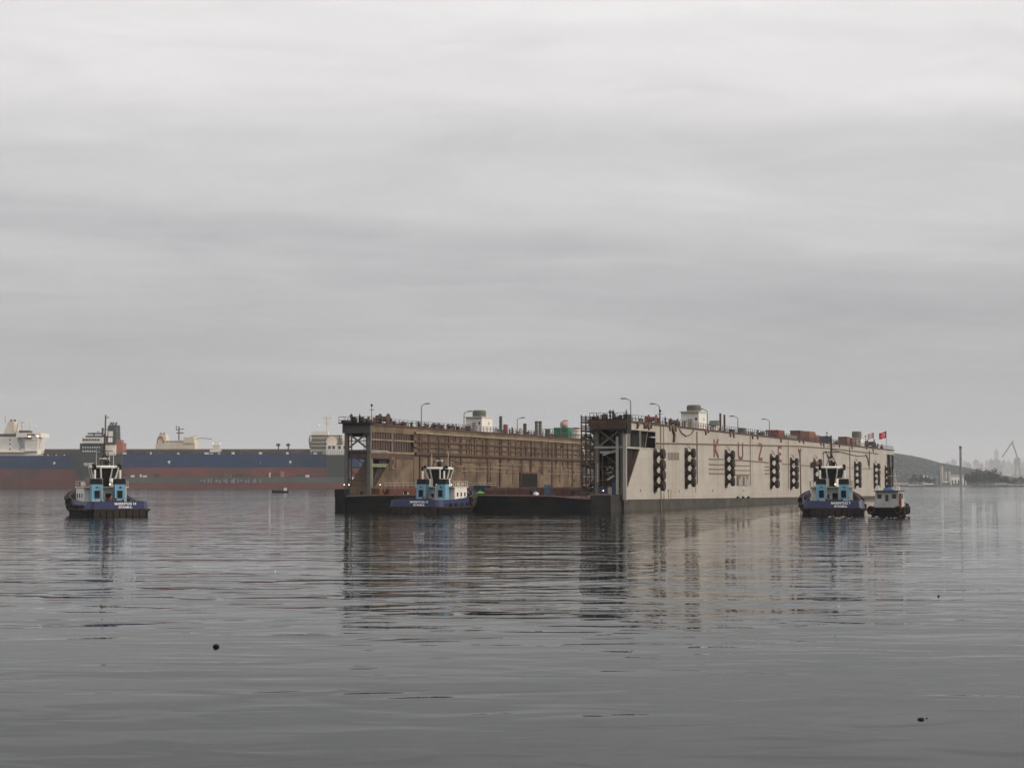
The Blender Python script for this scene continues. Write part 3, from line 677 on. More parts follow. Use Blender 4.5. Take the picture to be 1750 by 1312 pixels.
# hanging rubber and rope off the left wall, cable tray
for i in range(10):
    u = rk.uniform(22,125); part(MB().path([(u,vi-.4,15.2),(u+.2,vi-.45,rk.uniform(11,13.5)),(u+.1,vi-.4,rk.uniform(8,10.5))], .07), 'hanging_rope', M['dark'])

# drum fenders on the outer wall
prof = [(.95,0),(.95,.12),(.50,.45),(.36,.75),(.42,.98),(.92,1.08),(1.04,1.22),(1.04,1.72),(.92,1.86),(.55,1.84)]
fender_me = MB().lathe(prof, (0,0,0), (0,-1,0), 16).mesh('fender', M['fender'], True)
cols = [(1117,768,838,4),(1170,767,832,4),(1238,770,830,4),(1315,777,833,4),(1349,783,834,4),(1389,784,836,4),(1458,789,833,4),(1491,792,833,4),(1510,796,836,4)]
fender_cols = []
for px, y0, y1, n in cols:
    u = U(px + 2, 0); zt_, zb_ = ZP(y0, u, 0), ZP(y1, u, 0); st = (zt_-zb_)/n; s = st/1.98
    part(MB().box(u-1.05*s, u+1.05*s, -.12, -.01, zb_-.3, zt_+.25), 'fender_plate', M['rust'])
    for i in range(n):
        o = obj('fender', fender_me, dock, (u, -.12, zt_ - st*(i+.5))); o.scale = (s, min(1.15, s*1.0), s*.97)
        rf = random.Random(int(px)*7+i); o.rotation_euler = (rf.uniform(-.07,.07), i*.4, rf.uniform(-.08,.08)); o.location.z += rf.uniform(-.08,.08)
    part(MB().bar((u-.9,-.3,zt_+1.1),(u-.2,-.9,zt_),.08).bar((u+.9,-.3,zt_+1.1),(u+.2,-.9,zt_),.08), 'fender_chain', M['pipe'])
part(MB().tube((U(1384,0),-1.0,ZP(790,130,0)),(U(1393,0),-1.0,ZP(790,140,0)),.7,12), 'log_fender', M['rust'], True)
part(MB().tube((U(1384,0),-1.0,ZP(838,130,0)),(U(1396,0),-1.0,ZP(838,140,0)),.6,12), 'log_fender', M['rust'], True)

# letters on the outer wall
def letter(px, y0, y1, strokes, wd):
    u = U(px, 0); zt_, zb_ = ZP(y0,u,0), ZP(y1,u,0); hgt = zt_-zb_; b = MB()
    for i, ((a, s0), (c, s1)) in enumerate(strokes):
        b.bar((u+a*wd,-.06-.004*i,zb_+s0*hgt),(u+c*wd,-.06-.004*i,zb_+s1*hgt),.09,.72)
    part(b, 'painted_letter', M['letter'])
letter(1223.5,751,781,[((-.5,0),(-.5,1)),((-.45,.45),(.5,1)),((-.35,.5),(.55,0))],3.4)
letter(1265,756,783,[((-.5,1),(-.5,.12)),((-.5,.12),(-.1,0)),((-.1,0),(.3,0)),((.3,0),(.5,.15)),((.5,.15),(.5,1))],4.0)
letter(1299,759,785,[((-.5,.97),(.5,.97)),((.5,.97),(-.5,.03)),((-.5,.03),(.55,.03))],3.6)
letter(1332,763,788,[((-.45,0),(-.45,1)),((-.45,.97),(.55,.97)),((-.45,.5),(.4,.5)),((-.45,.03),(.55,.03))],3.6)
letter(1366,766,790,[((0,0),(0,.5)),((0,.5),(-.5,1)),((0,.5),(.5,1))],3.6)
# pipes on the outer wall
def wallpipe(pts, r=.11, name='wall_pipe', m_=None):
    q = []
    for px, py in pts:
        u = U(px, 0); q.append((u, -.16, ZP(py, u, 0)))
    part(MB().path(q, r, 6), name, m_ or M['pipe'], True)
wallpipe([(1121,757),(1180,758),(1280,760),(1368,762),(1420,766),(1500,775)], .14)
wallpipe([(1190,737),(1190,826),(1186,826)]); wallpipe([(1281,745),(1281,830)], .07); wallpipe([(1346,752),(1346,835)], .07)
wallpipe([(1366,768),(1367,850)], .15); wallpipe([(1451,764),(1451,842)], .12); wallpipe([(1485,770),(1484,800)], .2)
wallpipe([(1128,722),(1128,874)], .09, m_=M['green_beam']); wallpipe([(1133,724),(1133,874)], .06)
for y0 in (784,793,801,808.5):
    wallpipe([(1211,y0),(1236,y0+.5)], .09); wallpipe([(1253,y0+2),(1280,y0+2.5)], .08)
for y0 in (797,803,809): wallpipe([(1306,y0),(1314,y0)], .09)
wallpipe([(1253,785),(1290,788),(1313,790)], .10); wallpipe([(1335,792),(1387,796)], .07); wallpipe([(1420,797),(1490,801)], .07)
wallpipe([(1160,733),(1164,740),(1172,745),(1180,742),(1185,734)], .10, 'hanging_hose', M['steel_dk'])
wallpipe([(1405,775),(1410,771),(1413,778),(1416,788),(1417,796)], .15, 'hanging_hose', M['rust']); wallpipe([(1410,771),(1418,773),(1430,772)], .10, 'hanging_hose', M['pipe'])
wallpipe([(1420,768),(1440,773),(1465,779),(1482,778)], .13, 'hanging_hose', M['pipe']); wallpipe([(1478,776),(1482,784),(1483,795)], .14, 'hanging_hose', M['rust'])
wallpipe([(1148,733),(1151,742),(1150,755)], .3, 'hanging_chain', M['rust'])
for px in (1089,1101,1104,1112):
    wallpipe([(px,720),(px-1,732)], .22, 'rust_run_pipe', M['rust'])
for i in range(8):                                   # louvre slots
    px = 1141 + i*2.5; wallpipe([(px,773),(px,786)], .07, 'louvre_slot', M['pipe'])
u0, u1 = U(1258,0), U(1278,0)
part(MB().box(u0,u1,-.06,-.01,ZP(830,u0,0),ZP(812,u0,0)), 'vent_panel', M['pipe'])
for i in range(6): part(MB().box(u0+.4+i*(u1-u0-.6)/6,u0+.4+(i+.75)*(u1-u0-.6)/6,-.10,-.065,ZP(829,u0,0),ZP(813+ (i%2)*5,u0,0)), 'vent_slat', M['steel_lt'] if i % 3 else M['steel_dk'])
for px, py in ((1094,838),(1141,838),(1160,839),(1188,839),(1217,838),(1188,834),(1270,838)):
    u = U(px,0); part(MB().lathe([(.22,0),(.22,.06)], (u,-.02,ZP(py,u,0)), (0,-1,0), 10), 'scupper', M['pipe'])
for px in (1259,1268,1277): u = U(px,0); part(MB().box(u-.5,u+.5,-.35,-.01,zp(u)-.1,zp(u)+.35), 'zinc_block', M['dark'])
for px in (1142,1146): u = U(px,0); part(MB().box(u-.25,u+.25,-.03,-.012,zp(u)+.05,zp(u)+1.9), 'yellow_draught_mark', M['inner_lt'])

# scaffold stair tower inside the right wing's near end
sb = MB()
for u in (.4, 3.0, 5.6):
    for v in (T+.3, T+2.7): sb.bar((u,v,2.5),(u,v,17.4),.2)
stair = part(sb, 'stair_tower', M['steel_dk'])
for k in range(9):
    z = 3.4 + k*1.58
    MB().box(.2,5.8,T+.2,T+2.8,z-.12,z+.1).build('landing', M['rust'] if k % 2 else M['steel_dk'], stair)
    rb = MB()
    for v in (T+.3,T+2.7):
        for dz in (.5,1.0): rb.bar((.4,v,z+dz),(5.6,v,z+dz),.09)
        for i in range(9): rb.bar((.4+i*.65,v,z),(.4+i*.65,v,z+1.0),.08)
    for dz in (.5,1.0): rb.bar((.3,T+.3,z+dz),(.3,T+2.7,z+dz),.09)
    for i in range(4): rb.bar((.3,T+.3+i*.8,z),(.3,T+.3+i*.8,z+1.0),.08)
    rb.build('handrail', M['steel_dk'] if k % 3 else M['rust'], stair)
    if k < 8: MB().bar((.8 if k%2 else 5.2,T+.8,z),(5.2 if k%2 else .8,T+.8,z+1.58),.7,.12).build('stair_flight', M['steel_dk'], stair)
rq = random.Random(31)
for i in range(26):
    z = rq.uniform(3,14); v = rq.uniform(T+.4,T+2.6)
    MB().box(1.0+rq.uniform(0,4),1.3+rq.uniform(.5,4.2),v,v+rq.uniform(.15,.7),z,z+rq.uniform(.1,.55)).build('stowed_gear', M[rq.choice(('rust','dark','steel','maroon'))], stair)
# red guard rails across the near end of the pontoon deck
gb = MB()
for z in (.5,1.0,1.5): gb.bar((-1.5,10,2.5+z),(-1.5,20,2.5+z),.1)
for i in range(14): gb.bar((-1.5,10+i*.75,2.5),(-1.5,10+i*.75,4.0),.1)
part(gb, 'guard_rail', M['rust_red'])

# ------------------------------------------------------------------ things standing on the dock
def dthing(name, label, cat, u, v, z, group=None, rz=0): return thing(name, label, cat, D(u,v,z), DROT + rz, group)
TOP = H
def lamp_post(px, v, ytop, label, toward):
    u = U(px, v); h = ZP(ytop, u, v) - TOP; g = dthing('lamp_post', label, 'lamp post', u, v, TOP, 'deck lamp posts')
    MB().lathe([(.22,0),(.22,.3),(.10,.35),(.085,h*.9)], n=8).build('pole', M['steel'], g, smooth=True)
    MB().path([(0,0,h*.89),(0,toward*.5,h*.97),(0,toward*1.0,h)], .07).build('arm', M['steel'], g, smooth=True)
    MB().box(-.14,.14,min(toward*.9,toward*1.9),max(toward*.9,toward*1.9),h-.08,h+.14).build('lamp_head', M['steel'], g)
lw, rw = W - .6, .6
for px, yt, nm in ((720,690,'leftmost of the far row'),(793,703,'left of the white house with grey tank'),(884,714,'left of the tall twin cylinders'),(958,719,'behind the green tank')):
    lamp_post(px, W-T+.7, yt, f'slim lamp post on left wing deck, {nm}', -1)
for px, yt, nm in ((1078,681,'nearest, above the corner platform'),(1127,690,'beside the hoist mast near the corner'),(1209,699,'right of the white house with olive tank'),(1261,711,'right of the twin exhaust stacks'),(1315,716,'above the group of men')):
    lamp_post(px, 1.2, yt, f'slim lamp post on right wing deck, {nm}', 1)
def mast(px, v, ytop, label, ball=True):
    u = U(px, v); h = ZP(ytop,u,v)-TOP; g = dthing('signal_mast', label, 'mast', u, v, TOP)
    MB().tube((0,0,0),(0,0,h),.09,6,.05).build('pole', M['steel_dk'], g)
    MB().sphere((0,0,h*.93), .24 if ball else .15).build('ball', M['dark'], g, smooth=True)
    MB().bar((0,-.5,h*.7),(0,.5,h*.7),.08).bar((-.3,0,.0),(0,0,h*.45),.08).bar((.3,0,0),(0,0,h*.45),.08).build('stay', M['steel_dk'], g)
mast(635, W-T+1.5, 690, 'thin signal mast with a ball near the left corner platform')
mast(1128.5, .9, 700, 'green hoist mast with a ball on the near right wing')
mast(1413, 1.5, 738, 'thin pole standing beside the dark blue containers')
mast(1479, 1.5, 744, 'thin bare pole left of the pale flag')
def house(px0, px1, ytop, ytank, v, label, side_px):
    u = U((px0+px1)/2, v); k = dist(u,v)/F; g = dthing('deck_house', label, 'deckhouse', u, v, TOP)
    h = ZP(ytop,u,v)-TOP; ht = ZP(ytank,u,v)-TOP; wd = 1.9; dp = 3.2
    MB().box(-dp,dp,-wd,wd,0,h).build('wall', M['white'], g)
    MB().box(-dp-.6,dp+.2,-wd-.2,wd+.2,h,h+.18).build('roof', M['offwhite'], g)
    MB().box(-dp-.05,-dp,-.5,.4,.1,2.1).build('door', M['steel_lt'], g)
    MB().box(-dp-.04,-dp,-1.6,-1.1,h*.5,h*.5+.6).build('window', M['steel'], g); MB().box(-dp-.3,-dp,.7,1.5,h*.45,h*.45+.5).build('air_conditioner', M['offwhite'], g)
    MB().box(.6,1.3,-wd-.04,-wd,h*.52,h*.52+.5).build('window', M['steel_lt'], g)
    t = MB().lathe([(1.45,h+.18),(1.5,h+.3),(1.5,ht-.2),(1.3,ht)], n=18).build('tank', M['tank_grey'], g, smooth=True)
    for z in (h+.9, ht-.8): MB().lathe([(1.54,z),(1.54,z+.1)], n=18).build('hoop', M['steel_dk'], t)
house(806,832,714,701,W-T+2.6,'white deckhouse with a dark grey tank on its roof, left wing',0)
house(1173,1199,705,692,2.6,'white deckhouse with an olive tank on its roof, right wing near end',0)
house(1455,1473,749,737,2.6,'white deckhouse with a grey tank near the far flags',0)
def cyl(px0, px1, y0, v, label, m_, cap=True, cat='tank', name='deck_tank', z0=TOP):
    u = U((px0+px1)/2, v); k = dist(u,v)/F; r = (px1-px0)/2*k; h = ZP(y0,u,v)-z0; g = dthing(name, label, cat, u, v, z0)
    MB().lathe([(r,0),(r,h*.95),(r*.9,h)], n=18).build('shell', m_, g, smooth=True)
    if cap: MB().lathe([(r*1.08,h*.9),(r*1.12,h*.97),(r*.6,h*1.03)], n=18).build('cap', M['rust'], g, smooth=True)
    for z in (.33,.66): MB().lathe([(r*1.03,h*z),(r*1.03,h*z+.12)], n=18).build('hoop', M['rust'], g)
vL = W - T + 2.0
cyl(853,858.5,711,vL,'tall dark grey exhaust stack on the left wing',M['steel_dk'],False,'stack','exhaust_stack')
cyl(860,868,725,vL,'red drum beside the dark exhaust stack',M['red'],False,'drum','drum')
cyl(894,900,724,vL,'rusty mushroom vent right of the red drum',M['rust'],True,'vent','mushroom_vent')
cyl(888,893,730,vL+.8,'pale ventilator beside the rusty mushroom vent',M['offwhite'],False,'vent','ventilator')
cyl(914,920,720,vL,'left one of the tall twin brown cylinders',M['steel'],True)
cyl(920.5,926,720,vL+.1,'right one of the tall twin brown cylinders',M['steel'],True)
cyl(977,992,731,vL,'cream rust-streaked tank beside the green tank',M['offwhite'],True)
cyl(1229.5,1233,706,2.2,'taller left stack of the pair on the right wing',M['rust'],False,'stack','exhaust_stack')
cyl(1236.5,1240,708.5,2.2,'shorter right stack of the pair on the right wing',M['rust'],False,'stack','exhaust_stack')
# green tank made of two joined drums, pink sack on top
u = U(962,vL); g = dthing('green_tank', 'green ribbed tank on the left wing deck', 'tank', u, vL, TOP); h = ZP(731,u,vL)-TOP; k = dist(u,vL)/F
MB().box(-1.6,1.6,-13*k,13*k,0,h).build('shell', M['green'], g)
for i in range(7): MB().box(-1.68,1.68,-13*k+i*4*k,-13*k+i*4*k+.2,.1,h+.05).build('rib', M['green'], g)
g = dthing('rolled_sack', 'faded pink round bundle on top of the green tank', 'bundle', u+.2, vL-.3, TOP+h); q = MB()
rb = random.Random(4); q.sphere((0,0,.85), 1.0, 12, 8, .95); q.v = [(x*(1+rb.uniform(-.08,.08)), y*(1+rb.uniform(-.1,.1)), z) for x,y,z in q.v]
q.build('bundle', M['pink'], g, smooth=True); MB().tube((0,0,1.7),(0,0,2.0),.2,8).build('knot', M['pink'], g)
u = U(936,vL); g = dthing('cabinet_rack', 'rusty cage with a cabinet inside beside the green tank', 'cage', u, vL, TOP); q = MB()
for y in (-.95,.95):
    for x in (-.9,.9): q.bar((x,y,0),(x,y,2.0),.1)
q.box(-.95,.95,-1,1,1.9,2.0).build('frame', M['rust'], g); MB().box(-.5,.5,-.55,.5,.05,1.8).build('cabinet', M['steel'], g)
def winch(px, v, label, m_, s=1.0):
    u = U(px, v); g = dthing('mooring_winch', label, 'winch', u, v, TOP); g.scale = (s,s,s)
    MB().box(-.9,.9,-1.2,1.2,0,.3).build('bed', M['rust'], g)
    MB().lathe([(.85,-.9),(.85,-.8),(.42,-.78),(.42,.5),(.85,.52),(.85,.62)], (0,0,.95), (0,1,0), 16).build('drum', m_, g, smooth=True)
    MB().box(-.5,.55,.65,1.15,.3,1.5).build('gearbox', m_, g); MB().box(.5,.9,-1.1,-.7,.3,1.1).build('brake', M['dark'], g)
winch(655, W-T+1.6, 'rusty mooring winch on the left wing near the corner', M['rust'], 1.25)
winch(624, W-T+2.4, 'small rusty winch between the two men on the left corner', M['rust'], .8)
winch(1114, 1.6, 'red mooring winch on the right wing near end', M['red'], 1.05)
winch(1152, 1.6, 'brown winch left of the white house with olive tank', M['rust'], .9)
winch(745, W-T+1.4, 'low rusty winch right of the first lamp post', M['rust'], .7)
winch(770, W-T+1.4, 'low rusty winch half way to the white house, left wing', M['rust'], .7)
winch(1487, 1.8, 'dark winch at the far end of the right wing', M['rust'], 1.5)
def bollards(px, v, label):
    u = U(px, v); g = dthing('mooring_bollard', label, 'bollard', u, v, TOP); MB().box(-.5,.5,-.25,.25,0,.1).build('base', M['dark'], g)
    for x in (-.28,.28): MB().lathe([(.16,.1),(.16,.75),(.22,.8),(.2,.9)], (x,0,0), n=10).build('post', M['dark'], g, smooth=True)
for px, nm in ((673,'first'),(688,'second'),(703,'third'),(716,'fourth')):
    bollards(px, W-T+.8, f'dark twin bollard on the left wing deck, {nm} after the rusty winch')
# vent scoop
u = U(1220,2.2); g = dthing('vent_scoop', 'tan ventilation scoop beside the twin stacks', 'vent', u, 2.2, TOP)
MB().lathe([(.8,0),(.75,1.2)], n=14).build('trunk', M['offwhite'], g, smooth=True)
MB().prism([(-1.1,-.9,1.2),(1.1,-.9,1.2),(1.3,-.9,2.4),(-.2,-.9,2.3)], (0,1.8,0)).build('hood', M['tank_grey'], g)
# boxes and containers on the right wing
def crate(px0, px1, y0, v, label, m_, ribs=True, cat='container', name='container', z0=TOP, dp=1.3):
    ua, ub_ = U(px0, v-dp), U(px1, v-dp); u = (ua+ub_)/2; wd = max(.5,(ub_-ua)/2); h = ZP(y0,u,v)-z0
    g = dthing(name, label, cat, u, v, z0); MB().box(-wd,wd,-dp,dp,0,h).build('body', m_, g)
    if ribs:
        n = max(3, int(wd*2/.6))
        for i in range(n):
            x = -wd+(i+.5)*2*wd/n; MB().box(x-.09,x+.09,-dp-.06,-dp,.15,h-.15).build('rib', m_, g)
    MB().box(-wd-.04,wd+.04,-dp-.08,dp+.08,h,h+.12).build('lid', m_, g)
    for x in (-wd-.02,wd+.02): MB().box(x-.07,x+.07,-dp-.09,-dp+.05,0,h).build('corner_post', M['rust'], g)
crate(1367,1381,737,2.4,'dark brown shipping container on the right wing, leftmost',M['brown_box'])
crate(1381.5,1393,738,2.4,'tan rusty container in the middle of the row',M['tan_box'])
crate(1393.5,1400,744,2.4,'short tan container at the right end of the rusty row',M['tan_box'])
crate(1401,1410,746,2.4,'dark blue container left of the thin pole',M['blue_dk'])
crate(1414,1420,746,2.4,'dark blue container right of the thin pole',M['blue_dk'])
crate(1447,1452.5,747,2.0,'narrow brown locker left of the far white deckhouse',M['brown_box'],False,'locker','locker')
crate(1455.5,1462,750,1.6,'brown locker in front of the far white deckhouse',M['brown_box'],False,'locker','locker',dp=.7)
crate(1329.5,1340,736,1.8,'red machinery cabin beside the group of men',M['red'],False,'cabin','machinery_cabin')
crate(1344,1362,745,2.2,'low grey framed skid left of the brown containers',M['steel_lt'],True,'skid','equipment_skid')
crate(1270,1274,732,1.6,'small tan box on the right wing deck after the stacks',M['tank_grey'],False,'box','deck_box',dp=.6)
# deck floor things
def floor_box(px0, px1, y0, y1, v, label, m_, name='storage_box', cat='box'):
    u = U((px0+px1)/2, v); k = dist(u,v)/F; wd = (px1-px0)/2*k; h = (y1-y0)*k; g = dthing(name, label, cat, u, v, 2.46)
    MB().box(-wd*.8,wd*.8,-wd,wd,0,h).build('body', m_, g); MB().box(-wd*.85,wd*.85,-wd*1.04,wd*1.04,h,h+.12).build('lid', m_, g)
    for y in (-.6,0,.6): MB().box(-wd*.8-.06,-wd*.8,y*wd-.05,y*wd+.05,.1,h-.05).build('rib', m_, g)
floor_box(931,942,827,847,15,'tall light blue box on the dock floor near the stairs',M['blue_box'])
floor_box(907,921,834,847,20,'low light blue box left of the tall blue box',M['blue_box'])
floor_box(812,836,829,847,32,'dark blue machine housing on the dock floor behind the tug bow',M['blue_dk'],'machine_housing','machine')
floor_box(945,949,838,847,14,'small brown locker right of the tall blue box',M['tank_grey'])
rs = random.Random(9)
q = MB(); q.sphere((0,0,.4), .75, 10, 6, .6); q.v = [(x*rs.uniform(.8,1.25), y*rs.uniform(.8,1.3), max(0,z*rs.uniform(.8,1.2))) for x,y,z in q.v]
g = q.build('sack', M['bag_green'], None, D(-3.5, 26.5, 2.75), 0, True); tag(g, 'bright green sack heap on the near edge of the dock', 'sack')
q = MB(); q.sphere((0,0,.3), .6, 10, 6, .6); q.v = [(x*rs.uniform(.8,1.25), y*rs.uniform(.8,1.3), max(0,z*rs.uniform(.8,1.2))) for x,y,z in q.v]
g = q.build('tarpaulin_heap', M['white'], None, D(-3.6, 15.6, 2.7), 0, True); tag(g, 'crumpled white sheet on the near edge of the dock', 'tarpaulin')
g = q.build('tarpaulin_heap', M['offwhite'], None, D(-3.4, 41.5, 2.75), 1.2, True); tag(g, 'crumpled pale sheet near the left end of the dock edge', 'tarpaulin')
kb = MB().prism([(-.7,-1.1,0),(.7,-1.1,0),(.55,-.8,1.3),(-.55,-.8,1.3)], (0,0,0)) if False else MB().loft([[(-.7,-1.1,0),(.7,-1.1,0),(.7,1.1,0),(-.7,1.1,0)],[(-.55,-.8,1.3),(.55,-.8,1.3),(.55,.8,1.3),(-.55,.8,1.3)]], True)
kb_me = kb.mesh('block', M['rust']); kc_me = MB().box(-.55,.55,-.8,.8,1.302,1.65).mesh('timber_cap', M['brown_box'])
for r_, vv in enumerate((20, 28, 36)):
    for i in range(12):
        g = dthing('keel_block', f'rusty keel block, {ORD[i]} from the near end of the {["right","middle","left"][r_]} row on the dock floor', 'keel block', 4+i*6+r_, vv, 2.46, 'keel blocks on the dock floor')
        obj('block', kb_me, g); obj('timber_cap', kc_me, g)
# lit work lamps on the near edge
for i, (px, py, v) in enumerate(((586,828,54),(592.5,828,53),(650,828,46.5),(1022,838,2.6),(811,828,32))):
    u = -4.0; g = dthing('work_lamp', ['lit white work lamp at the far left corner of the dock','second lit work lamp beside the left corner one','lit work lamp in front of the slanted bay','lit work lamp at the foot of the right-hand tower','lit work lamp beside the dark blue machine housing'][i], 'lamp', u, v, 2.7)
    h = ZP(py,u,v)-2.7
    MB().tube((0,0,0),(0,0,h-.15),.05,6).build('stand', M['steel_dk'], g); MB().sphere((0,0,h), .11).build('bulb', M['lamp'], g, smooth=True)

# flags at the far end
def flag(px, ytop, ybot, ypole, v, m_, label, emblem, wpx):
    u = U(px, v); k = dist(u,v)/F; zt_ = ZP(ytop,u,v)-TOP; zb_ = ZP(ybot,u,v)-TOP; g = dthing('flag', label, 'flag', u, v, TOP, None, -DROT)
    MB().tube((0,0,0),(0,0,ZP(ypole,u,v)-TOP),.08,6).build('pole', M['steel_dk'], g)
    Lf = wpx*k; hf = zt_-zb_; nx, nz = 14, 6
    def P(s, t, off=0): return (-s*Lf, .35*math.sin(s*6.5+t*.8)*s+off, zb_+t*hf - s*hf*.28 + .08*math.sin(s*7))
    def sheet(off): return [P(i/nx, j/nz, off) for j in range(nz+1) for i in range(nx+1)]
    a = sheet(0); c = sheet(.03); n1_ = len(a); fs = []
    for j in range(nz):
        for i in range(nx):
            p = j*(nx+1)+i; fs += [(p,p+1,p+nx+2,p+nx+1),(n1_+p,n1_+p+nx+1,n1_+p+nx+2,n1_+p+1)]
    cl = MB().add(a+c, fs).build('cloth', m_, g)
    if emblem:
        e = MB(); asp = Lf/hf
        def Q(x, z): return P(x, z, -.02)
        N_ = 22; pts_o = [(.40+.25*math.cos(t)/asp, .5+.25*math.sin(t)) for t in [R(38)+i*R(284)/N_ for i in range(N_+1)]]
        pts_i = [(.44+.20*math.cos(t)/asp, .5+.20*math.sin(t)) for t in [R(50)+i*R(260)/N_ for i in range(N_+1)]]
        # crescent opens away from the pole
        vs = [Q(x,z) for x,z in pts_o]+[Q(x,z) for x,z in pts_i]
        e.add(vs, [(i,i+1,N_+2+i,N_+1+i) for i in range(N_)])
        st_ = [(.68+(.13 if i%2==0 else .052)*math.cos(R(180)+i*R(36))/asp, .5+(.13 if i%2==0 else .052)*math.sin(R(180)+i*R(36))) for i in range(10)]
        e.add([Q(x,z) for x,z in st_], [tuple(range(10))])
        e.build('crescent_and_star', M['flag_white'], cl)
flag(1514.5, 737, 748, 735, 1.2, M['flag_red'], 'red flag with white crescent and star at the far end', True, 12)
flag(1493, 739, 748.5, 739, 1.2, M['flag_pale'], 'pale pink faded flag left of the red flag', False, 10)

# ------------------------------------------------------------------ people
def person_mesh(name, torso, legs, pose=0, helmet=None):
    sp = [(-.10,.0,.08,.055),(-.10,.02,.48,.075),(-.09,.0,.90,.10),(0,0,.95,.145),(0,.0,1.18,.15),(0,.0,1.40,.16),(0,.0,1.50,.075),(0,-.01,1.58,.09),(0,-.01,1.70,.105),
          (.10,.0,.90,.10),(.11,-.03 if pose else .02,.48,.075),(.12,.0,.08,.055),
          (-.21,0,1.40,.07),(-.27,.02,1.14,.052),(-.25,-.10 if pose != 2 else -.28,.90 if pose != 2 else 1.10,.04),
          (.21,0,1.40,.07),(.27,.02,1.14,.052),(.24,-.22 if pose else .0,1.0 if pose else .88,.04),(-.10,-.14,.05,.045),(.12,-.14,.05,.045),(0,-.01,1.76,.075)]
    ed = [(3,2),(2,1),(1,0),(0,18),(3,9),(9,10),(10,11),(11,19),(3,4),(4,5),(5,6),(6,7),(7,8),(8,20),(5,12),(12,13),(13,14),(5,15),(15,16),(16,17)]
    me = bpy.data.meshes.new(name); me.from_pydata([p[:3] for p in sp], ed, []); o = bpy.data.objects.new(name, me); C.objects.link(o)
    md = o.modifiers.new('s', 'SKIN'); sv = me.skin_vertices[0].data
    for i, p in enumerate(sp): sv[i].radius = (p[3], p[3]); sv[i].use_root = (i == 3)
    o.modifiers.new('d', 'SUBSURF').levels = 1
    dgx = bpy.context.evaluated_depsgraph_get(); res = bpy.data.meshes.new_from_object(o.evaluated_get(dgx)); bpy.data.objects.remove(o)
    res.name = name; res.materials.clear()
    for m_ in (torso, legs, M['skin'], helmet or M['cloth_dark']): res.materials.append(m_)
    for p in res.polygons:
        z = p.center.z; x = abs(p.center.x); p.use_smooth = True
        p.material_index = 3 if z > 1.70 else 2 if z > 1.47 else (2 if z < 1.03 and x > .2 else 0 if z > .93 else 1)
    return res
PM = [person_mesh('person', M['cloth_dark'], M['cloth_dark'], 0), person_mesh('person', M['cloth_blue'], M['cloth_blue'], 1),
      person_mesh('person', M['cloth_brown'], M['cloth_dark'], 2), person_mesh('person', M['cloth_dark'], M['cloth_blue'], 1, M['helmet']), person_mesh('person', M['cloth_red'], M['cloth_dark'], 1)]
def person(px, v, z, k, rz, label, u=None, pos=None, s=1.0):
    p = pos if pos is not None else D(U(px, v) if u is None else u, v, z)
    o = obj('person', PM[k], None, p, rz); o.scale = (s,s,s); return tag(o, label, 'person', 'men at work on the dock')
person(603, W-1.6, H+.22, 0, .4, 'man in dark clothes on the left corner platform, leftmost', u=-.4, s=1.05)
person(617, W-T+2.2, H+.22, 0, -1.0, 'man in dark clothes right of the small winch, left corner platform', u=-.2)
person(1050, 2.3, H+.22, 2, .3, 'man in brown jacket on the right corner platform', u=-.8)
person(1055, 1.8, H+.22, 0, 2.2, 'man in dark clothes beside the brown-jacketed man', u=-.6)
person(1073, -.4, H+.22, 1, 1.2, 'man in blue at the outer corner of the right platform', u=.3)
person(1137, 1.0, H, 0, .8, 'man in dark clothes right of the green hoist mast')
person(1146, 1.4, H, 2, -.8, 'man in brown jacket left of the brown winch')
person(1310, 1.0, H, 0, .2, 'first man from the left below the last lamp post')
person(1315.5, 1.3, H, 0, 1.9, 'second man from the left below the last lamp post')
person(1322, 1.0, H, 1, -.6, 'man in blue just left of the red machinery cabin', s=.95)
person(1327, 1.2, H, 2, .9, 'man in brown at the edge of the red machinery cabin')
person(1500, 1.0, H, 2, .2, 'man in brown between the two flags')
person(1507, 1.1, H, 0, -.9, 'man in dark clothes right of the man between the flags')
person(1482, 1.0, H, 1, .5, 'man in blue below the pale flag', s=1.0)
# ------------------------------------------------------------------ lettering
def text_mesh(s, size, m_, align='CENTER'):
    cu = bpy.data.curves.new('t', 'FONT'); cu.body = s; cu.size = size; cu.align_x = align; cu.extrude = .012; cu.offset = size*.03
    o = bpy.data.objects.new('t', cu); C.objects.link(o); dgx = bpy.context.evaluated_depsgraph_get()
    me = bpy.data.meshes.new_from_object(o.evaluated_get(dgx)); bpy.data.objects.remove(o); me.materials.clear(); me.materials.append(m_); return me

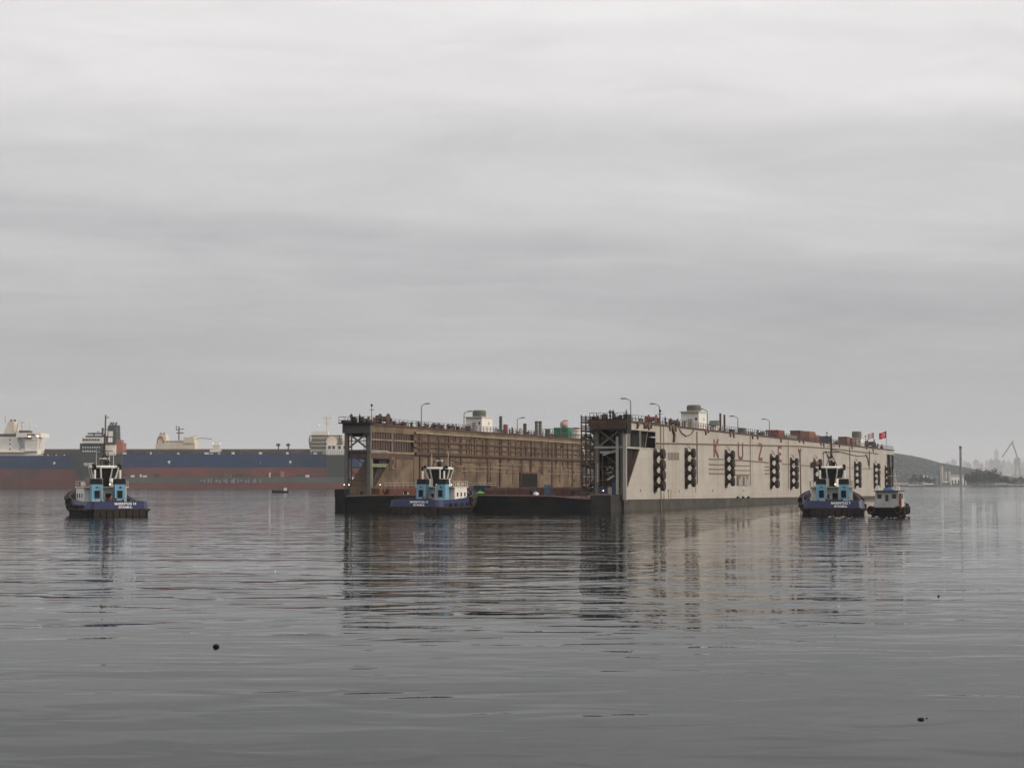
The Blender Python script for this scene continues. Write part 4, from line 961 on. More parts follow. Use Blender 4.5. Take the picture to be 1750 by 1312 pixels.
# ------------------------------------------------------------------ tugs (local x forward, y port, z up)
tyre_me = MB().torus((0,0,0), (0,1,0), .42, .17, 12, 6).mesh('tyre', M['rubber'], True)
HB = [(-12.0,3.9),(-11.6,4.5),(-10.5,4.85),(-6,5.0),(3,5.0),(6.5,4.7),(8.8,3.9),(10.5,2.7),(11.6,1.3),(12.0,.35)]
def sheer(x): return 2.2 + (0 if x < -2 else 2.1*((x+2)/14)**1.8)
def tug(name_text, port_text, label, loc, heading, line=False, seed=1):
    """heading: clockwise from the view direction, in degrees"""
    g = thing('tugboat', label, 'tugboat', (loc[0], loc[1], 0), R(90 - heading), 'blue harbour tugs around the dock')
    def pt(b, name, m_, smooth=False, par=None): return b.build(name, m_, par or g, smooth=smooth)
    def ring(z, k, dz=0): return None
    # black lower hull and rubbing strake
    secs = []
    for x, hb in HB:
        f = max(0, (x-4)/8); zt_ = .92 + .9*f**1.5
        secs.append([(x*(1-.05*f),-hb*.86*(1-.25*f),-1.2),(x,-hb*(.97-.1*f),.1),(x,-hb,zt_),(x,hb,zt_),(x,hb*(.97-.1*f),.1),(x*(1-.05*f),hb*.86*(1-.25*f),-1.2)])
    hull = pt(MB().loft(secs, True), 'hull', M['black'])
    sb = MB()
    for s in (-1,1):
        for (x0,h0),(x1,h1) in zip(HB, HB[1:]):
            f0, f1 = max(0,(x0-4)/8), max(0,(x1-4)/8)
            sb.bar((x0,s*(h0+.08),.90+.9*f0**1.5),(x1,s*(h1+.08),.90+.9*f1**1.5),.3,.3)
    sb.bar((-12.1,-3.95,.90),(-12.1,3.95,.90),.3,.3); pt(sb, 'rubbing_strake', M['rubber'])
    # blue bulwark, leaning slightly inwards
    bw = MB(); rows = []
    for s in (-1,1):
        rows = []
        for x, hb in HB:
            f = max(0,(x-4)/8); z0 = .93 + .9*f**1.5; zt_ = sheer(x); hi = hb*.955
            rows.append([(x,s*hb*.995,z0),(x*.985,s*hi,zt_),(x*.985,s*(hi-.12),zt_),(x*.98,s*(hb*.9-.12),z0)])
        bw.loft(rows, True)
    bw.add([(-12,-3.88,.93),(-12,3.88,.93),(-11.8,3.72,2.2),(-11.8,-3.72,2.2),(-11.65,-3.72,2.2),(-11.65,3.72,2.2),(-11.65,3.8,.93),(-11.65,-3.8,.93)],
           [(0,1,2,3),(3,2,5,4),(4,5,6,7)])
    bul = pt(bw, 'bulwark', M['navy'])
    dk = MB(); dk.loft([[(x*.98,-hb*.9,1.25),(x*.98,hb*.9,1.25)] for x, hb in HB], False, False); pt(dk, 'deck', M['green_beam'])
    # stern lettering
    for s, z, sz in ((name_text,1.68,.52),(port_text,1.18,.46)):
        o = obj('name_lettering', text_mesh(s, sz*1.0, M['flag_white']), g, (-11.93 if z < 1.4 else -11.87, -.9, z)); o.rotation_euler = (R(90-10), 0, R(-90)); o.location.x -= .06; o['kind'] = 'stuff'
    # bow fender and tyres
    fb = MB(); pts = [(x*.99+.25, hb*1.0, sheer(x)-.45) for x, hb in HB if x >= 2.5]
    full = [Vector((x,-y,z)) for x,y,z in pts] + [Vector((x,y,z)) for x,y,z in reversed(pts)]
    fb.path(full, .58, 10); pt(fb, 'bow_fender', M['rubber'], True)
    fb = MB(); fb.path([p + Vector((-.25,0,-.85)) for p in full], .48, 10); pt(fb, 'bow_fender', M['rubber'], True)
    for s in (-1,1):
        for x in (-7.5,-4.5,-1.5,1.5,3.6,4.8,6.0,7.1,8.1):
            hb = np.interp(x, [a for a,_ in HB],[c for _,c in HB]); o = obj('tyre', tyre_me, g, (x, s*(hb+.12), 1.15 + (.25 if x > 4 else 0)))
            o.rotation_euler = (0, 0, -s*max(0,(x-4))*.13)
    # deckhouse
    h1 = pt(MB().box(-.6,6.2,-3.4,3.4,1.25,4.3), 'deckhouse', M['white'])
    for s in (-1,1):
        for x in (1.0,3.0,5.0):
            pt(MB().box(x-.35,x+.35,s*3.4-(.03 if s<0 else 0),s*3.4+(.03 if s>0 else 0),2.7,3.4), 'porthole', M['glass'])
    pt(MB().box(-.66,-.6,-.95,-.05,1.3,3.4), 'aft_door', M['black']); pt(MB().box(-.64,-.6,.4,1.0,2.5,3.2), 'aft_window', M['glass'])
    pt(MB().box(-1.6,6.6,-3.55,3.55,4.3,4.45), 'bridge_deck', M['offwhite'])
    # twin funnels
    for s in (-1,1):
        y0 = s*1.85
        fn = pt(MB().loft([[(-3.6,y0-.85,1.25),(-1.4,y0-.85,1.25),(-1.4,y0+.85,1.25),(-3.6,y0+.85,1.25)],[(-3.4,y0-.8,4.85),(-1.4,y0-.8,4.85),(-1.4,y0+.8,4.85),(-3.4,y0+.8,4.85)]], True), 'funnel', M['sky_blue'])
        MB().loft([[(-3.44,y0-.84,4.85),(-1.36,y0-.84,4.85),(-1.36,y0+.84,4.85),(-3.44,y0+.84,4.85)],[(-3.15,y0-.78,5.75),(-1.4,y0-.78,5.75),(-1.4,y0+.78,5.75),(-3.15,y0+.78,5.75)]], True).build('funnel_cap', M['black'], fn)
        MB().box(-3.59,-3.5,y0-.05*s-.36,y0-.05*s+.42,2.65,3.85).build('louvre', M['black'], fn)
        MB().prism([(-3.64,y0-.80,1.3),(-3.64,y0+.80,1.3),(-3.60,y0+.8,2.35),(-3.60,y0-.8,2.35)], (.06,0,0)).build('lower_panel', M['pale_blue'], fn)
        arch = [(-3.67,y0+.55*math.cos(t),1.32+.75*math.sin(t)) for t in [R(i*18) for i in range(11)]]
        MB().prism(arch, (.03,0,0)).build('arch_hatch', M['steel_dk'], fn)
        # small dark star emblem
        stp = [(-3.475-.0,y0+(.22 if i%2==0 else .09)*math.sin(i*R(36)),4.35+(.22 if i%2==0 else .09)*math.cos(i*R(36))) for i in range(10)]
        MB().prism(stp, (-.06,0,0)).build('star_emblem', M['navy'], fn)
        MB().tube((-2.2,y0+s*.15,5.7),(-2.2,y0+s*.15,7.2),.17,8).build('exhaust_pipe', M['white'], fn, smooth=True)
        MB().tube((-2.2,y0+s*.15,7.2),(-2.35,y0+s*.15,7.9),.19,8).build('exhaust_tip', M['black'], fn, smooth=True)
    # wheelhouse: windows lean outwards
    ang = [R(22.5+45*i) for i in range(8)]
    def octo(r, z, x0=1.0): return [(x0 + r*1.05*math.cos(a), r*math.sin(a), z) for a in ang]
    pt(MB().loft([octo(1.95,4.45),octo(1.9,5.7)], True), 'wheelhouse_base', M['white'])
    gl = pt(MB().loft([octo(1.82,5.7),octo(2.35,7.45)], True), 'window_glass', M['glass'])
    fr = MB(); a0, a1 = octo(1.86,5.7), octo(2.4,7.45)
    for p, q in zip(a0, a1): fr.bar(p, q, .22, .22)
    for k in range(8): fr.bar(a0[k], a0[(k+1)%8], .16, .2)
    pt(fr, 'window_frame', M['white'])
    pt(MB().loft([octo(2.5,7.45),octo(2.55,7.65),octo(2.1,7.85)], True), 'wheelhouse_roof', M['white'])
    pt(MB().box(-1.12,-.8,-.5,.45,4.5,7.2), 'aft_door', M['black'])
    # side rails, life rings, lockers
    rb = MB()
    for s in (-1,1):
        for z in (4.9,5.35): rb.bar((-1.5,s*3.45,z),(6.4,s*3.45,z),.05)
        for i in range(8): rb.bar((-1.5+i*1.13,s*3.45,4.45),(-1.5+i*1.13,s*3.45,5.4),.05)
    pt(rb, 'railing', M['offwhite'])
    for s in (-1,1): pt(MB().torus((2.4,s*3.5,4.95),(0,1,0),.33,.08,14,6), 'life_ring', M['orange'], True)
    # mast
    ms = pt(MB().tube((.6,0,7.8),(.6,0,13.0),.24,8,.12), 'mast', M['maroon'], True)
    MB().bar((.6,-1.3,10.2),(.6,1.3,10.2),.1).bar((.6,-.8,11.2),(.6,.8,11.2),.08).build('yard', M['dark'], ms)
    MB().box(.3,.9,-.7,.7,8.9,9.1).build('radar_scanner', M['white'], ms)
    MB().bar((.6,0,10.0),(-.5,-.9,7.85),.09).bar((.6,0,10.0),(-.5,.9,7.85),.09).build('stay', M['dark'], ms)
    MB().box(-.2,.5,-.6,-.2,7.8,8.6).build('horn_box', M['dark'], ms)
    for s in (-1,1): pt(MB().lathe([(.2,0),(.28,.35),(.28,.45)], (-.6,s*2.0,7.85), (-1,0,.1), 12), 'searchlight', M['dark'], True); pt(MB().tube((-.6,s*2.0,7.5),(-.6,s*2.0,7.95),.09,6), 'searchlight_stand', M['dark'])
    dlamp = pt(MB().sphere((-1.7,-.5,4.85),.13), 'deck_light', M['lamp'], True)
    pt(MB().bar((-1.7,-.5,4.4),(-1.7,-.5,4.8),.06), 'deck_light_stand', M['steel'])
    # towing winch, bitt and capstan on the aft deck
    pt(MB().lathe([(.75,-.8),(.75,-.7),(.4,-.68),(.4,.68),(.75,.7),(.75,.8)], (-5.2,0,2.0), (0,1,0), 14), 'towing_winch', M['maroon'], True)
    pt(MB().box(-5.9,-4.5,-1.1,1.1,1.25,1.5), 'winch_bed', M['dark'])
    tbm = MB(); tbm.bar((-8.5,-1.2,1.25),(-8.5,-1.2,2.5),.3).bar((-8.5,1.2,1.25),(-8.5,1.2,2.5),.3).bar((-8.5,-1.4,2.2),(-8.5,1.4,2.2),.25); pt(tbm, 'towing_bitt', M['dark'])
    # foredeck winch
    pt(MB().lathe([(.6,-.9),(.6,-.8),(.35,-.78),(.35,.78),(.6,.8),(.6,.9)], (8.0,0,2.6), (0,1,0), 14), 'anchor_winch', M['steel'], True)
    pt(MB().box(7.4,8.6,-1.0,1.0,1.25,2.1), 'winch_bed', M['steel_dk'])
    # stern fender blocks, whip aerials, rafts, lockers, hull scuffs
    for i in range(8): pt(MB().box(-12.35,-12.02,-3.9+i*1.0,-3.05+i*1.0,-.2,.74), 'stern_fender', M['rubber'])
    rg = random.Random(seed)
    for i in range(5):
        y = rg.uniform(-1.8,1.8); x = rg.uniform(-.4,2.4); pt(MB().tube((x,y,7.8),(x,y,7.8+rg.uniform(1.5,3.4)),.045,5), 'whip_aerial', M['dark'] if i % 2 else M['offwhite'])
    for s in (-1,1):
        pt(MB().lathe([(.3,-.6),(.34,-.5),(.34,.5),(.3,.6)], (4.6,s*2.6,4.85), (1,0,0), 12), 'life_raft', M['white'], True)
        pt(MB().box(-9.8,-8.9,s*3.3-.4,s*3.3+.4,1.26,2.2), 'deck_locker', M['steel_dk'])
        for x in (-9.5,-6.5,-3.5,-.5): pt(MB().box(x,x+.6,s*4.80-.1,s*4.80+.1,1.3,1.45), 'freeing_port', M['black'])
        pt(MB().bar((-3.7,s*1.0,1.3),(-3.7,s*1.0,4.8),.06), 'grab_rail', M['offwhite'])
        pt(MB().tube((-10.8,s*2.6,1.25),(-10.8,s*2.6,2.35),.16,8), 'stern_bitt', M['dark'], True)
    rbb = MB()
    for z in (2.35,2.7): rbb.bar((-11.6,-3.6,z),(-11.6,3.6,z),.04)
    for i in range(6): rbb.bar((-11.6,-3.6+i*1.44,2.0),(-11.6,-3.6+i*1.44,2.7),.04)
    for z in (5.0,5.4): rbb.bar((-1.5,-3.4,z),(-1.5,-2.75,z),.05).bar((-1.5,2.75,z),(-1.5,3.4,z),.05)
    pt(rbb, 'stern_rail', M['steel_dk'])
    pt(MB().torus((-7.0,.9,1.42),(0,0,1),.55,.13,16,6), 'rope_coil', M['rope'], True)
    pt(MB().box(-.66,-.6,1.5,2.4,1.4,3.6), 'vent_door', M['steel_lt']); pt(MB().box(-.68,-.6,-2.3,-1.5,1.4,3.6), 'vent_door', M['steel_lt'])
    return g
t1 = on_water(203, 881); t2 = on_water(709, 876); t3 = on_water(1427, 879)
def fwd(p, hd, d): return (p.x + math.sin(R(hd))*d, p.y + math.cos(R(hd))*d)
tug('MARINTUG 14', 'ISTANBUL', 'blue tug apart on the left, in front of the grey heavy-lift ship bow', fwd(t1,-24,11.5), -24, seed=3)
tug('MARINTUG 11', 'ISTANBUL', 'blue tug pushing against the dark near end of the dock', fwd(t2,17,11.5), 17)
tug('MARINTUG 7', 'ISTANBUL', 'blue tug on the right beside the grey launch', fwd(t3,8,11.5), 8, seed=9)
o_ = fwd(t2,17,11.5)
# hawser from the second tug's bow to the dock edge
def TL(x, y, z):
    a = R(90-17); return Vector((o_[0]+math.cos(a)*x-math.sin(a)*y, o_[1]+math.sin(a)*x+math.cos(a)*y, z))
q = MB(); A, B_, C_ = TL(8,0,3.0), TL(11.2,-.6,3.3), D(-4.2, 27.5, 3.2)
pts = [A, TL(9.5,-1.5,2.6), TL(10.8,-2.2,3.0), B_] ; q.path(pts, .09)
sag = [B_ + (C_-B_)*t + Vector((0,0,-.5*math.sin(math.pi*t))) for t in [i/8 for i in range(9)]]; q.path(sag, .09)
q.path([TL(3,-2.95,2.2), TL(6.5,-4.3,2.35), TL(9,-3.4,2.9), TL(10.3,-2.2,3.5), TL(9.6,-1.2,3.9)], .09)
tag(q.build('hawser', M['rope'], None, smooth=True), 'pale green mooring hawser looped over the middle tug bow', 'rope')
# deckhand on the first tug
a1 = R(90+24); f1 = fwd(t1,-24,11.5)
def T1(x, y, z): return Vector((f1[0]+math.cos(a1)*x-math.sin(a1)*y, f1[1]+math.sin(a1)*x+math.cos(a1)*y, z))
o = obj('person', PM[4], None, T1(-3.3,-.35,1.25), .3); tag(o, 'man in dark red jacket on the aft deck of the left tug', 'person')
o = obj('person', PM[2], None, T1(-3.6,1.9-4.6,1.25), .3) if False else None

# ------------------------------------------------------------------ grey launch
lp = on_water(1513, 881.5); hd = 22
lx, ly = fwd(lp, hd, 4.8)
g = thing('launch', 'small grey-cabined launch with black tyre-hung hull at the far end', 'launch', (lx, ly, 0), R(90-hd)); g.scale = (1.08,1.08,1.14)
HL = [(-5,2.05),(-4.6,2.3),(0,2.4),(2.5,2.1),(4.2,1.2),(5.2,.15)]
secs = []
for x, hb in HL:
    zt_ = 1.0 + max(0,(x+1)/6)**1.6*.8; secs.append([(x*.95,-hb*.75,-.6),(x,-hb,zt_),(x,hb,zt_),(x*.95,hb*.75,-.6)])
MB().loft(secs, True).build('hull', M['black'], g)
sb = MB()
for s in (-1,1):
    for (x0,h0),(x1,h1) in zip(HL, HL[1:]):
        sb.bar((x0,s*h0,1.05+max(0,(x0+1)/6)**1.6*.8),(x1,s*h1,1.05+max(0,(x1+1)/6)**1.6*.8),.22,.26)
sb.bar((-5.05,-2.05,1.02),(-5.05,2.05,1.02),.25,.3); sb.build('gunwale', M['tar'], g)
for x, s in ((-3.4,-1),(-1.2,-1),(1.0,-1),(2.8,-1),(-3.4,1),(-1.2,1),(1.0,1),(2.8,1)):
    hb = np.interp(x,[a for a,_ in HL],[c for _,c in HL]); o = obj('tyre', tyre_me, g, (x, s*(hb+.14), .75)); o.rotation_euler.z = -s*max(0,x)*.15
for y in (-1.9,1.9): o = obj('tyre', tyre_me, g, (-5.2,y,.8)); o.rotation_euler.z = R(90)
cb = MB().loft([[(-3.2,-1.75,1.0),(1.6,-1.75,1.2),(1.6,1.75,1.2),(-3.2,1.75,1.0)],[(-3.0,-1.6,3.3),(1.9,-1.55,3.3),(1.9,1.55,3.3),(-3.0,1.6,3.3)]], True).build('cabin', M['grey_cabin'], g)
for y in (-1.05,1.05): MB().box(-3.12,-3.0,y-.3,y+.3,2.35,2.95).build('window', M['glass'], cb)
MB().box(-3.16,-3.02,-.45,.45,1.1,2.95).build('door', M['grey_cabin'], cb); MB().box(-3.2,-3.15,-.22,.22,2.0,2.85).build('door_window', M['glass'], cb)
for x in (-1.8,.2): MB().box(x-.5,x+.5,-1.72,-1.6,2.35,2.95).build('window', M['glass'], cb)
MB().box(-3.4,2.1,-1.8,1.8,3.3,3.42).build('cabin_roof', M['steel_dk'], g)
rt = MB(); rt.sphere((-1.6,.05,3.42),.7,12,6,.5); rs = random.Random(3); rt.v = [(x+rs.uniform(-.12,.12), y*1.15+rs.uniform(-.08,.08), max(3.43,3.43+(z-3.43)*1.25*rs.uniform(.75,1.2))) for x,y,z in rt.v]
rt.build('tarpaulin', M['blue_tarp'], g, smooth=True)
MB().bar((-2.9,1.4,3.4),(-2.9,1.4,5.2),.07).bar((-2.6,-1.3,3.4),(-2.2,-1.1,5.8),.07).bar((1.2,-.3,3.4),(1.2,-.3,6.4),.09).bar((1.2,-1.0,5.4),(1.2,.5,5.4),.06).build('mast', M['offwhite'], g)
MB().box(-2.3,-1.9,1.25,1.6,3.42,4.1).box(-2.2,-1.8,-1.6,-1.2,3.42,4.0).build('roof_locker', M['white'], g)
rb = MB()
for s in (-1,1):
    for x0,x1 in ((1.8,4.6),): rb.bar((x0,s*1.8,2.1),(x1,s*.8,2.6),.05); rb.bar((x0,s*1.8,1.2),(x0,s*1.8,2.1),.05); rb.bar((x1,s*.8,1.7),(x1,s*.8,2.6),.05)
rb.build('bow_rail', M['offwhite'], g)
MB().box(-3.1,-2.5,-2.0,-1.78,1.1,3.1).build('red_side_panel', M['red'], g)

# ------------------------------------------------------------------ tiny fishing boat
p = on_water(479, 841.6); g = thing('fishing_boat', 'tiny dark open boat with a white cabin far off on the water', 'boat', (p.x, p.y, 0), R(180))
secs = []
for x, hb in ((-4.4,1.0),(-3.8,1.3),(0,1.5),(2.8,1.2),(4.5,.1)):
    zt_ = .9 + max(0,-x/5)*.2 + max(0,x/5)**2*.9; secs.append([(x*.92,-hb*.6,-.4),(x,-hb,zt_),(x,hb,zt_),(x*.92,hb*.6,-.4)])
MB().loft(secs, True).build('hull', M['tar'], g)
MB().box(-3.3,-1.9,-.8,.8,.9,2.6).build('cabin', M['white'], g); MB().box(-3.36,-3.3,-.5,.5,1.8,2.4).build('cabin_window', M['glass'], g)
MB().box(-1.6,1.2,-.7,.7,.8,1.3).build('net_pile', M['maroon'], g); MB().bar((-1.5,0,1),(-1.5,0,4.2),.12).build('mast', M['steel_dk'], g)
MB().box(-3.5,-1.8,-.9,.9,2.6,2.72).build('cabin_roof', M['rust_red'], g)

# ------------------------------------------------------------------ ships on the left
def wins(b, x0, x1, y, z, n, w_=.9, h_=.8):
    for i in range(n):
        c = x0 + (i+.5)*(x1-x0)/n; b.box(c-w_/2, c+w_/2, y-.08, y, z, z+h_)
    return b
YS = 1690.0; KS = YS / F
def S(px): return X(px, YS)
def ZS(py): return Zh(py, YS)
# heavy-lift ship: low deck, tall bow block, aft tower
g = thing('heavy_lift_ship', 'grey heavy-lift ship with tall bow block carrying the blue ship', 'ship', (0, YS, 0)); BM = 44
MB().loft([[(S(131)+0,20,-3),(S(131),24,-3),(S(129),24,ZS(825)),(S(129),20,ZS(825))],[(S(146),0,-3),(S(146),BM,-3),(S(146),BM,ZS(825)),(S(146),0,ZS(825))],[(S(592),0,-3),(S(592),BM,-3),(S(594),BM,ZS(825)),(S(594),0,ZS(825))]], True).build('boot_top', M['ship_red'], g)
MB().loft([[(S(129),20,ZS(825)+.01),(S(129),24,ZS(825)+.01),(S(126),24,ZS(815)),(S(126),20,ZS(815))],[(S(146),0,ZS(825)+.01),(S(146),BM,ZS(825)+.01),(S(146),BM,ZS(815)),(S(146),0,ZS(815))],[(S(594),0,ZS(825)+.01),(S(594),BM,ZS(825)+.01),(S(594),BM,ZS(815)),(S(594),0,ZS(815))]], True).build('hull', M['ship_green'], g)
bow = MB().loft([[(S(126),20,ZS(815)),(S(126),24,ZS(815)),(S(113),25,ZS(776)),(S(113),19,ZS(776))],[(S(142),0,ZS(815)),(S(142),BM,ZS(815)),(S(138),BM,ZS(776)),(S(138),0,ZS(776))],[(S(208),0,ZS(815)),(S(208),BM,ZS(815)),(S(208),BM,ZS(779)),(S(208),0,ZS(779))]], True).build('bow_block', M['ship_grey'], g)
o = obj('bow_name', text_mesh('FJORD', 3.4, M['shed_white']), bow, (S(153), -.15, ZS(795))); o.rotation_euler = (R(90),0,0)
ac = MB().box(S(134),S(172),6,38,ZS(776),ZS(757)).build('accommodation', M['ship_grey'], g)
wb = MB()
for z in (772,765.5): wins(wb, S(138), S(170), 6, ZS(z), 8, 1.4, 1.6)
wb.build('window_row', M['ship_white'], ac)
br = MB().box(S(139),S(176),2,42,ZS(757),ZS(747)).build('bridge', M['ship_white'], g); wins(MB(), S(140), S(170), 2, ZS(753), 6, 2.3, 1.9).build('window_row', M['glass'], br)
MB().box(S(143),S(178),8,36,ZS(747),ZS(743.5)).bar((S(152),20,ZS(743)),(S(152),20,ZS(738)),1.2).box(S(142),S(166),18,22,ZS(741),ZS(738.5)).build('bridge_top', M['ship_grey'], g)
MB().sphere((S(159),20,ZS(736)), 1.2).build('radome', M['ship_white'], g, smooth=True)
fun = MB().prism([(S(178),10,ZS(779)),(S(196),10,ZS(779)),(S(193),10,ZS(725)),(S(180),10,ZS(727))], (0,20,0)).build('funnel', M['ship_grey'], g)
MB().box(S(181),S(189),9.7,10,ZS(745),ZS(736)).box(S(181),S(188.5),9.7,10,ZS(755),ZS(747)).build('funnel_mark', M['ship_white'], fun)
for pxx in (182,186,191): MB().path([(S(pxx),16,ZS(728)),(S(pxx),16,ZS(723)),(S(pxx+2.5),16,ZS(721))], .9, 8).build('exhaust', M['steel_dk'], fun, smooth=True)
MB().bar((S(174),14,ZS(747)),(S(174.5),14,ZS(708)),1.3).bar((S(171),14,ZS(733)),(S(179),14,ZS(733)),.7).bar((S(174.5),14,ZS(714)),(S(180),14,ZS(711)),.7).box(S(168.5),S(170.5),12,16,ZS(747),ZS(730)).build('mast', M['steel_dk'], g)
MB().box(S(176),S(196),3,9.5,ZS(778),ZS(760)).build('lower_house', M['ship_cream'], g)
MB().lathe([(3.4,0),(3.4,2.5)], (S(190),2.4,ZS(771)), (0,-1,0), 16).build('lifeboat_end', M['ship_white'], g, smooth=True)
MB().box(S(194),S(207),8,24,ZS(776),ZS(756)).box(S(193),S(204),10,20,ZS(756),ZS(751)).build('crane_house', M['orange'], g)
tw = MB().box(S(558),S(591),1,13,ZS(815),ZS(777)).build('aft_tower', M['ship_grey'], g)
for i in range(9): MB().box(S(559.5+i*3.5),S(560.3+i*3.5),.7,1,ZS(814),ZS(778)).build('tower_rib', M['ship_green'], tw)
tt = MB().box(S(557.5),S(591.5),.5,13.5,ZS(777),ZS(760)).build('tower_house', M['ship_white'], g)
for pxx in (561,568,578,587): MB().box(S(pxx),S(pxx+4.5),.35,.5,ZS(767),ZS(761.5)).build('window', M['glass'], tt)
for i in range(8): MB().box(S(560+i*4),S(560.6+i*4),.3,.5,ZS(777),ZS(769)).build('panel_rib', M['shed_grey'], tt)
rs = random.Random(8)
for i, (pxx, w_, hh, mk) in enumerate(((226,5,2.5,'shed_white'),(240,2,4,'ship_white'),(247,6,2,'shed_white'),(268,9,5,'ship_brown'),(390,10,5,'rust_lt'),(410,12,4,'ship_brown'),(461,2,7,'ship_white'),(468,2.5,7,'steel_dk'),(482,5,9,'tan_box'),(515,14,4,'ship_brown'),(525,6,3,'shed_white'))):
    cg = thing('deck_cargo', f'{["white crate","slim white locker","long white crate","brown cradle","orange cradle","wide brown cradle","white post","dark post","yellowish crate","broad dark cradle","pale crate"][i]} on the low deck of the heavy-lift ship', 'cargo', (S(pxx), YS+2, ZS(815)))
    MB().box(-w_*KS/2,w_*KS/2,0,3,0,hh*KS).build('body', M[mk], cg); MB().box(-w_*KS/2-.2,w_*KS/2+.2,-.2,3.2,hh*KS,hh*KS+.4).build('lid', M[mk], cg)
for i in range(26):
    pxx = 340 + i*4.2 + rs.uniform(-1.5,1.5)
    MB().box(S(pxx), S(pxx+rs.uniform(2,4.5)), -.5, 0, ZS(824)+rs.uniform(-1,1), ZS(819)+rs.uniform(-.6,.8)).build('hull_fitting', M['shed_grey'] if i % 3 else M['steel_dk'], g)
# blue ship it carries
YB = YS + 6
def SB(px): return X(px, YB)
def ZB(py): return Zh(py, YB)
g = thing('cargo_ship', 'long blue ship with red bottom riding on the heavy-lift ship', 'ship', (0, YB, 0)); bb = 34
def slab(x0, x1, z0, z1, y0, y1): return MB().box(x0, x1, y0, y1, z0, z1)
def hullband(z0, z1, r0, r1, m_, nm, gg, x0, x1):
    MB().loft([[(x0,0,z0),(x0,bb,z0),(x0,bb,z1),(x0,0,z1)],[(x1-10,0,z0),(x1-10,bb,z0),(x1-10,bb,z1),(x1-10,0,z1)],[(x1+r0,bb*.3,z0),(x1+r0,bb*.7,z0),(x1+r1,bb*.7,z1),(x1+r1,bb*.3,z1)]], True).build(nm, m_, gg)
hullband(ZB(815)+.1, ZB(798.5), -2, 0, M['ship_red'], 'bottom', g, SB(196), SB(632))
hullband(ZB(798.5), ZB(776), 0, 3, M['ship_blue'], 'hull', g, SB(196), SB(632))
for px in (289.5, 496.5):
    MB().lathe([(1.3,0),(1.3,.12)], (SB(px),-.02,ZB(789)), (0,-1,0), 8).build('hull_emblem', M['shed_white'], g); MB().prism([(SB(px)-.9,-.14,ZB(790)),(SB(px),-.14,ZB(793)),(SB(px)+.9,-.14,ZB(790))], (0,.1,0)).build('hull_emblem', M['shed_white'], g)
MB().box(SB(445),SB(446),-.1,0,ZB(792.5),ZB(788)).build('draught_mark', M['shed_grey'], g)
hb_ = MB()
for i in range(17): hb_.box(SB(212+i*20), SB(212+i*20+17), 4, 28, ZB(776), ZB(770.5)+rs.uniform(-.5,.7))
for i in range(17): MB().box(SB(212+i*20), SB(212+i*20+17), 4, 28, ZB(776), ZB(771)+rs.uniform(-.5,.7)).build('hatch', M['ship_brown'], g)
MB().path([(SB(205),2,ZB(773.5)),(SB(530),2,ZB(772.5))], .5, 6).path([(SB(205),3,ZB(770)),(SB(530),3,ZB(769))], .35, 6).build('deck_pipe', M['ship_brown'], g)
for i in range(22):
    px = 210 + i*15.5; MB().box(SB(px), SB(px)+rs.uniform(1,4), .5, 3, ZB(776), ZB(774)+rs.uniform(-.3,1)).build('deck_fitting', M['ship_white'] if i % 3 == 0 else M['ship_brown'], g)
dh = MB().box(SB(358),SB(376),2,12,ZB(777),ZB(768)).build('midship_house', M['ship_white'], g)
MB().bar((SB(363),6,ZB(768)),(SB(363),6,ZB(752)),.5).bar((SB(373),6,ZB(768)),(SB(373),6,ZB(752)),.5).bar((SB(361),6,ZB(757)),(SB(375),6,ZB(757)),.5).box(SB(362),SB(374),7,9,ZB(768),ZB(760)).build('lamp_gantry', M['ship_cream'], dh)
for px in (363,374.5): MB().sphere((SB(px),5,ZB(757)), .45).build('flood_lamp', M['lamp'], dh, smooth=True)
for px in (475,492): MB().bar((SB(px),4,ZB(776)),(SB(px),4,ZB(757)),1.1).box(SB(px)-2,SB(px)+1.6,3,5,ZB(762),ZB(758)).build('derrick_post', M['ship_brown'], g)
# its accommodation block at the stern (right)
ah = MB().box(SB(528),SB(592),8,26,ZB(777),ZB(752)).build('accommodation', M['ship_cream'], g)
MB().box(SB(531),SB(581),7,27,ZB(752),ZB(743)).build('upper_house', M['ship_cream'], g)
MB().box(SB(531),SB(560),4,30,ZB(743),ZB(736.5)).build('bridge', M['ship_white'], g)
wb = MB()
for z in (773,766,759,754): wins(wb, SB(531), SB(580), 8, ZB(z), 12, 1.2, 1.2)
wb.build('window_row', M['steel_dk'], ah)
for z in (764,757.5,750.5,744):
    MB().box(SB(529)-1,SB(584),5.5,8,ZB(z),ZB(z)+.5).build('balcony', M['ship_brown'], ah)
MB().lathe([(5.0,0),(5.4,1.5)], (SB(566),6.6,ZB(754)), (0,-1,0), 18).build('life_raft_disc', M['ship_cream'], g, smooth=True)
MB().bar((SB(556),12,ZB(737)),(SB(556.5),12,ZB(710)),1.1).bar((SB(549),12,ZB(714)),(SB(564),12,ZB(713)),.7).bar((SB(551),12,ZB(723)),(SB(562),12,ZB(723)),.7).bar((SB(552),12,ZB(716)),(SB(552),12,ZB(707)),.5).bar((SB(562),12,ZB(715)),(SB(562),12,ZB(706)),.5).build('mast', M['ship_cream'], g)
MB().sphere((SB(542),10,ZB(727)), 1.3).build('radome', M['ship_white'], g, smooth=True); MB().bar((SB(542),10,ZB(737)),(SB(542),10,ZB(728)),.5).build('radome_post', M['ship_white'], g)
fn = MB().prism([(SB(586),10,ZB(760)),(SB(600),10,ZB(760)),(SB(598),10,ZB(724)),(SB(589),10,ZB(726))], (0,14,0)).build('funnel', M['ship_cream'], g)
MB().tube((SB(594),17,ZB(725)),(SB(594),17,ZB(719.5)),1.2,8).build('exhaust', M['dark'], fn)
MB().bar((SB(583),7,ZB(760)),(SB(579),7,ZB(745)),1.4).build('davit', M['steel_dk'], g)
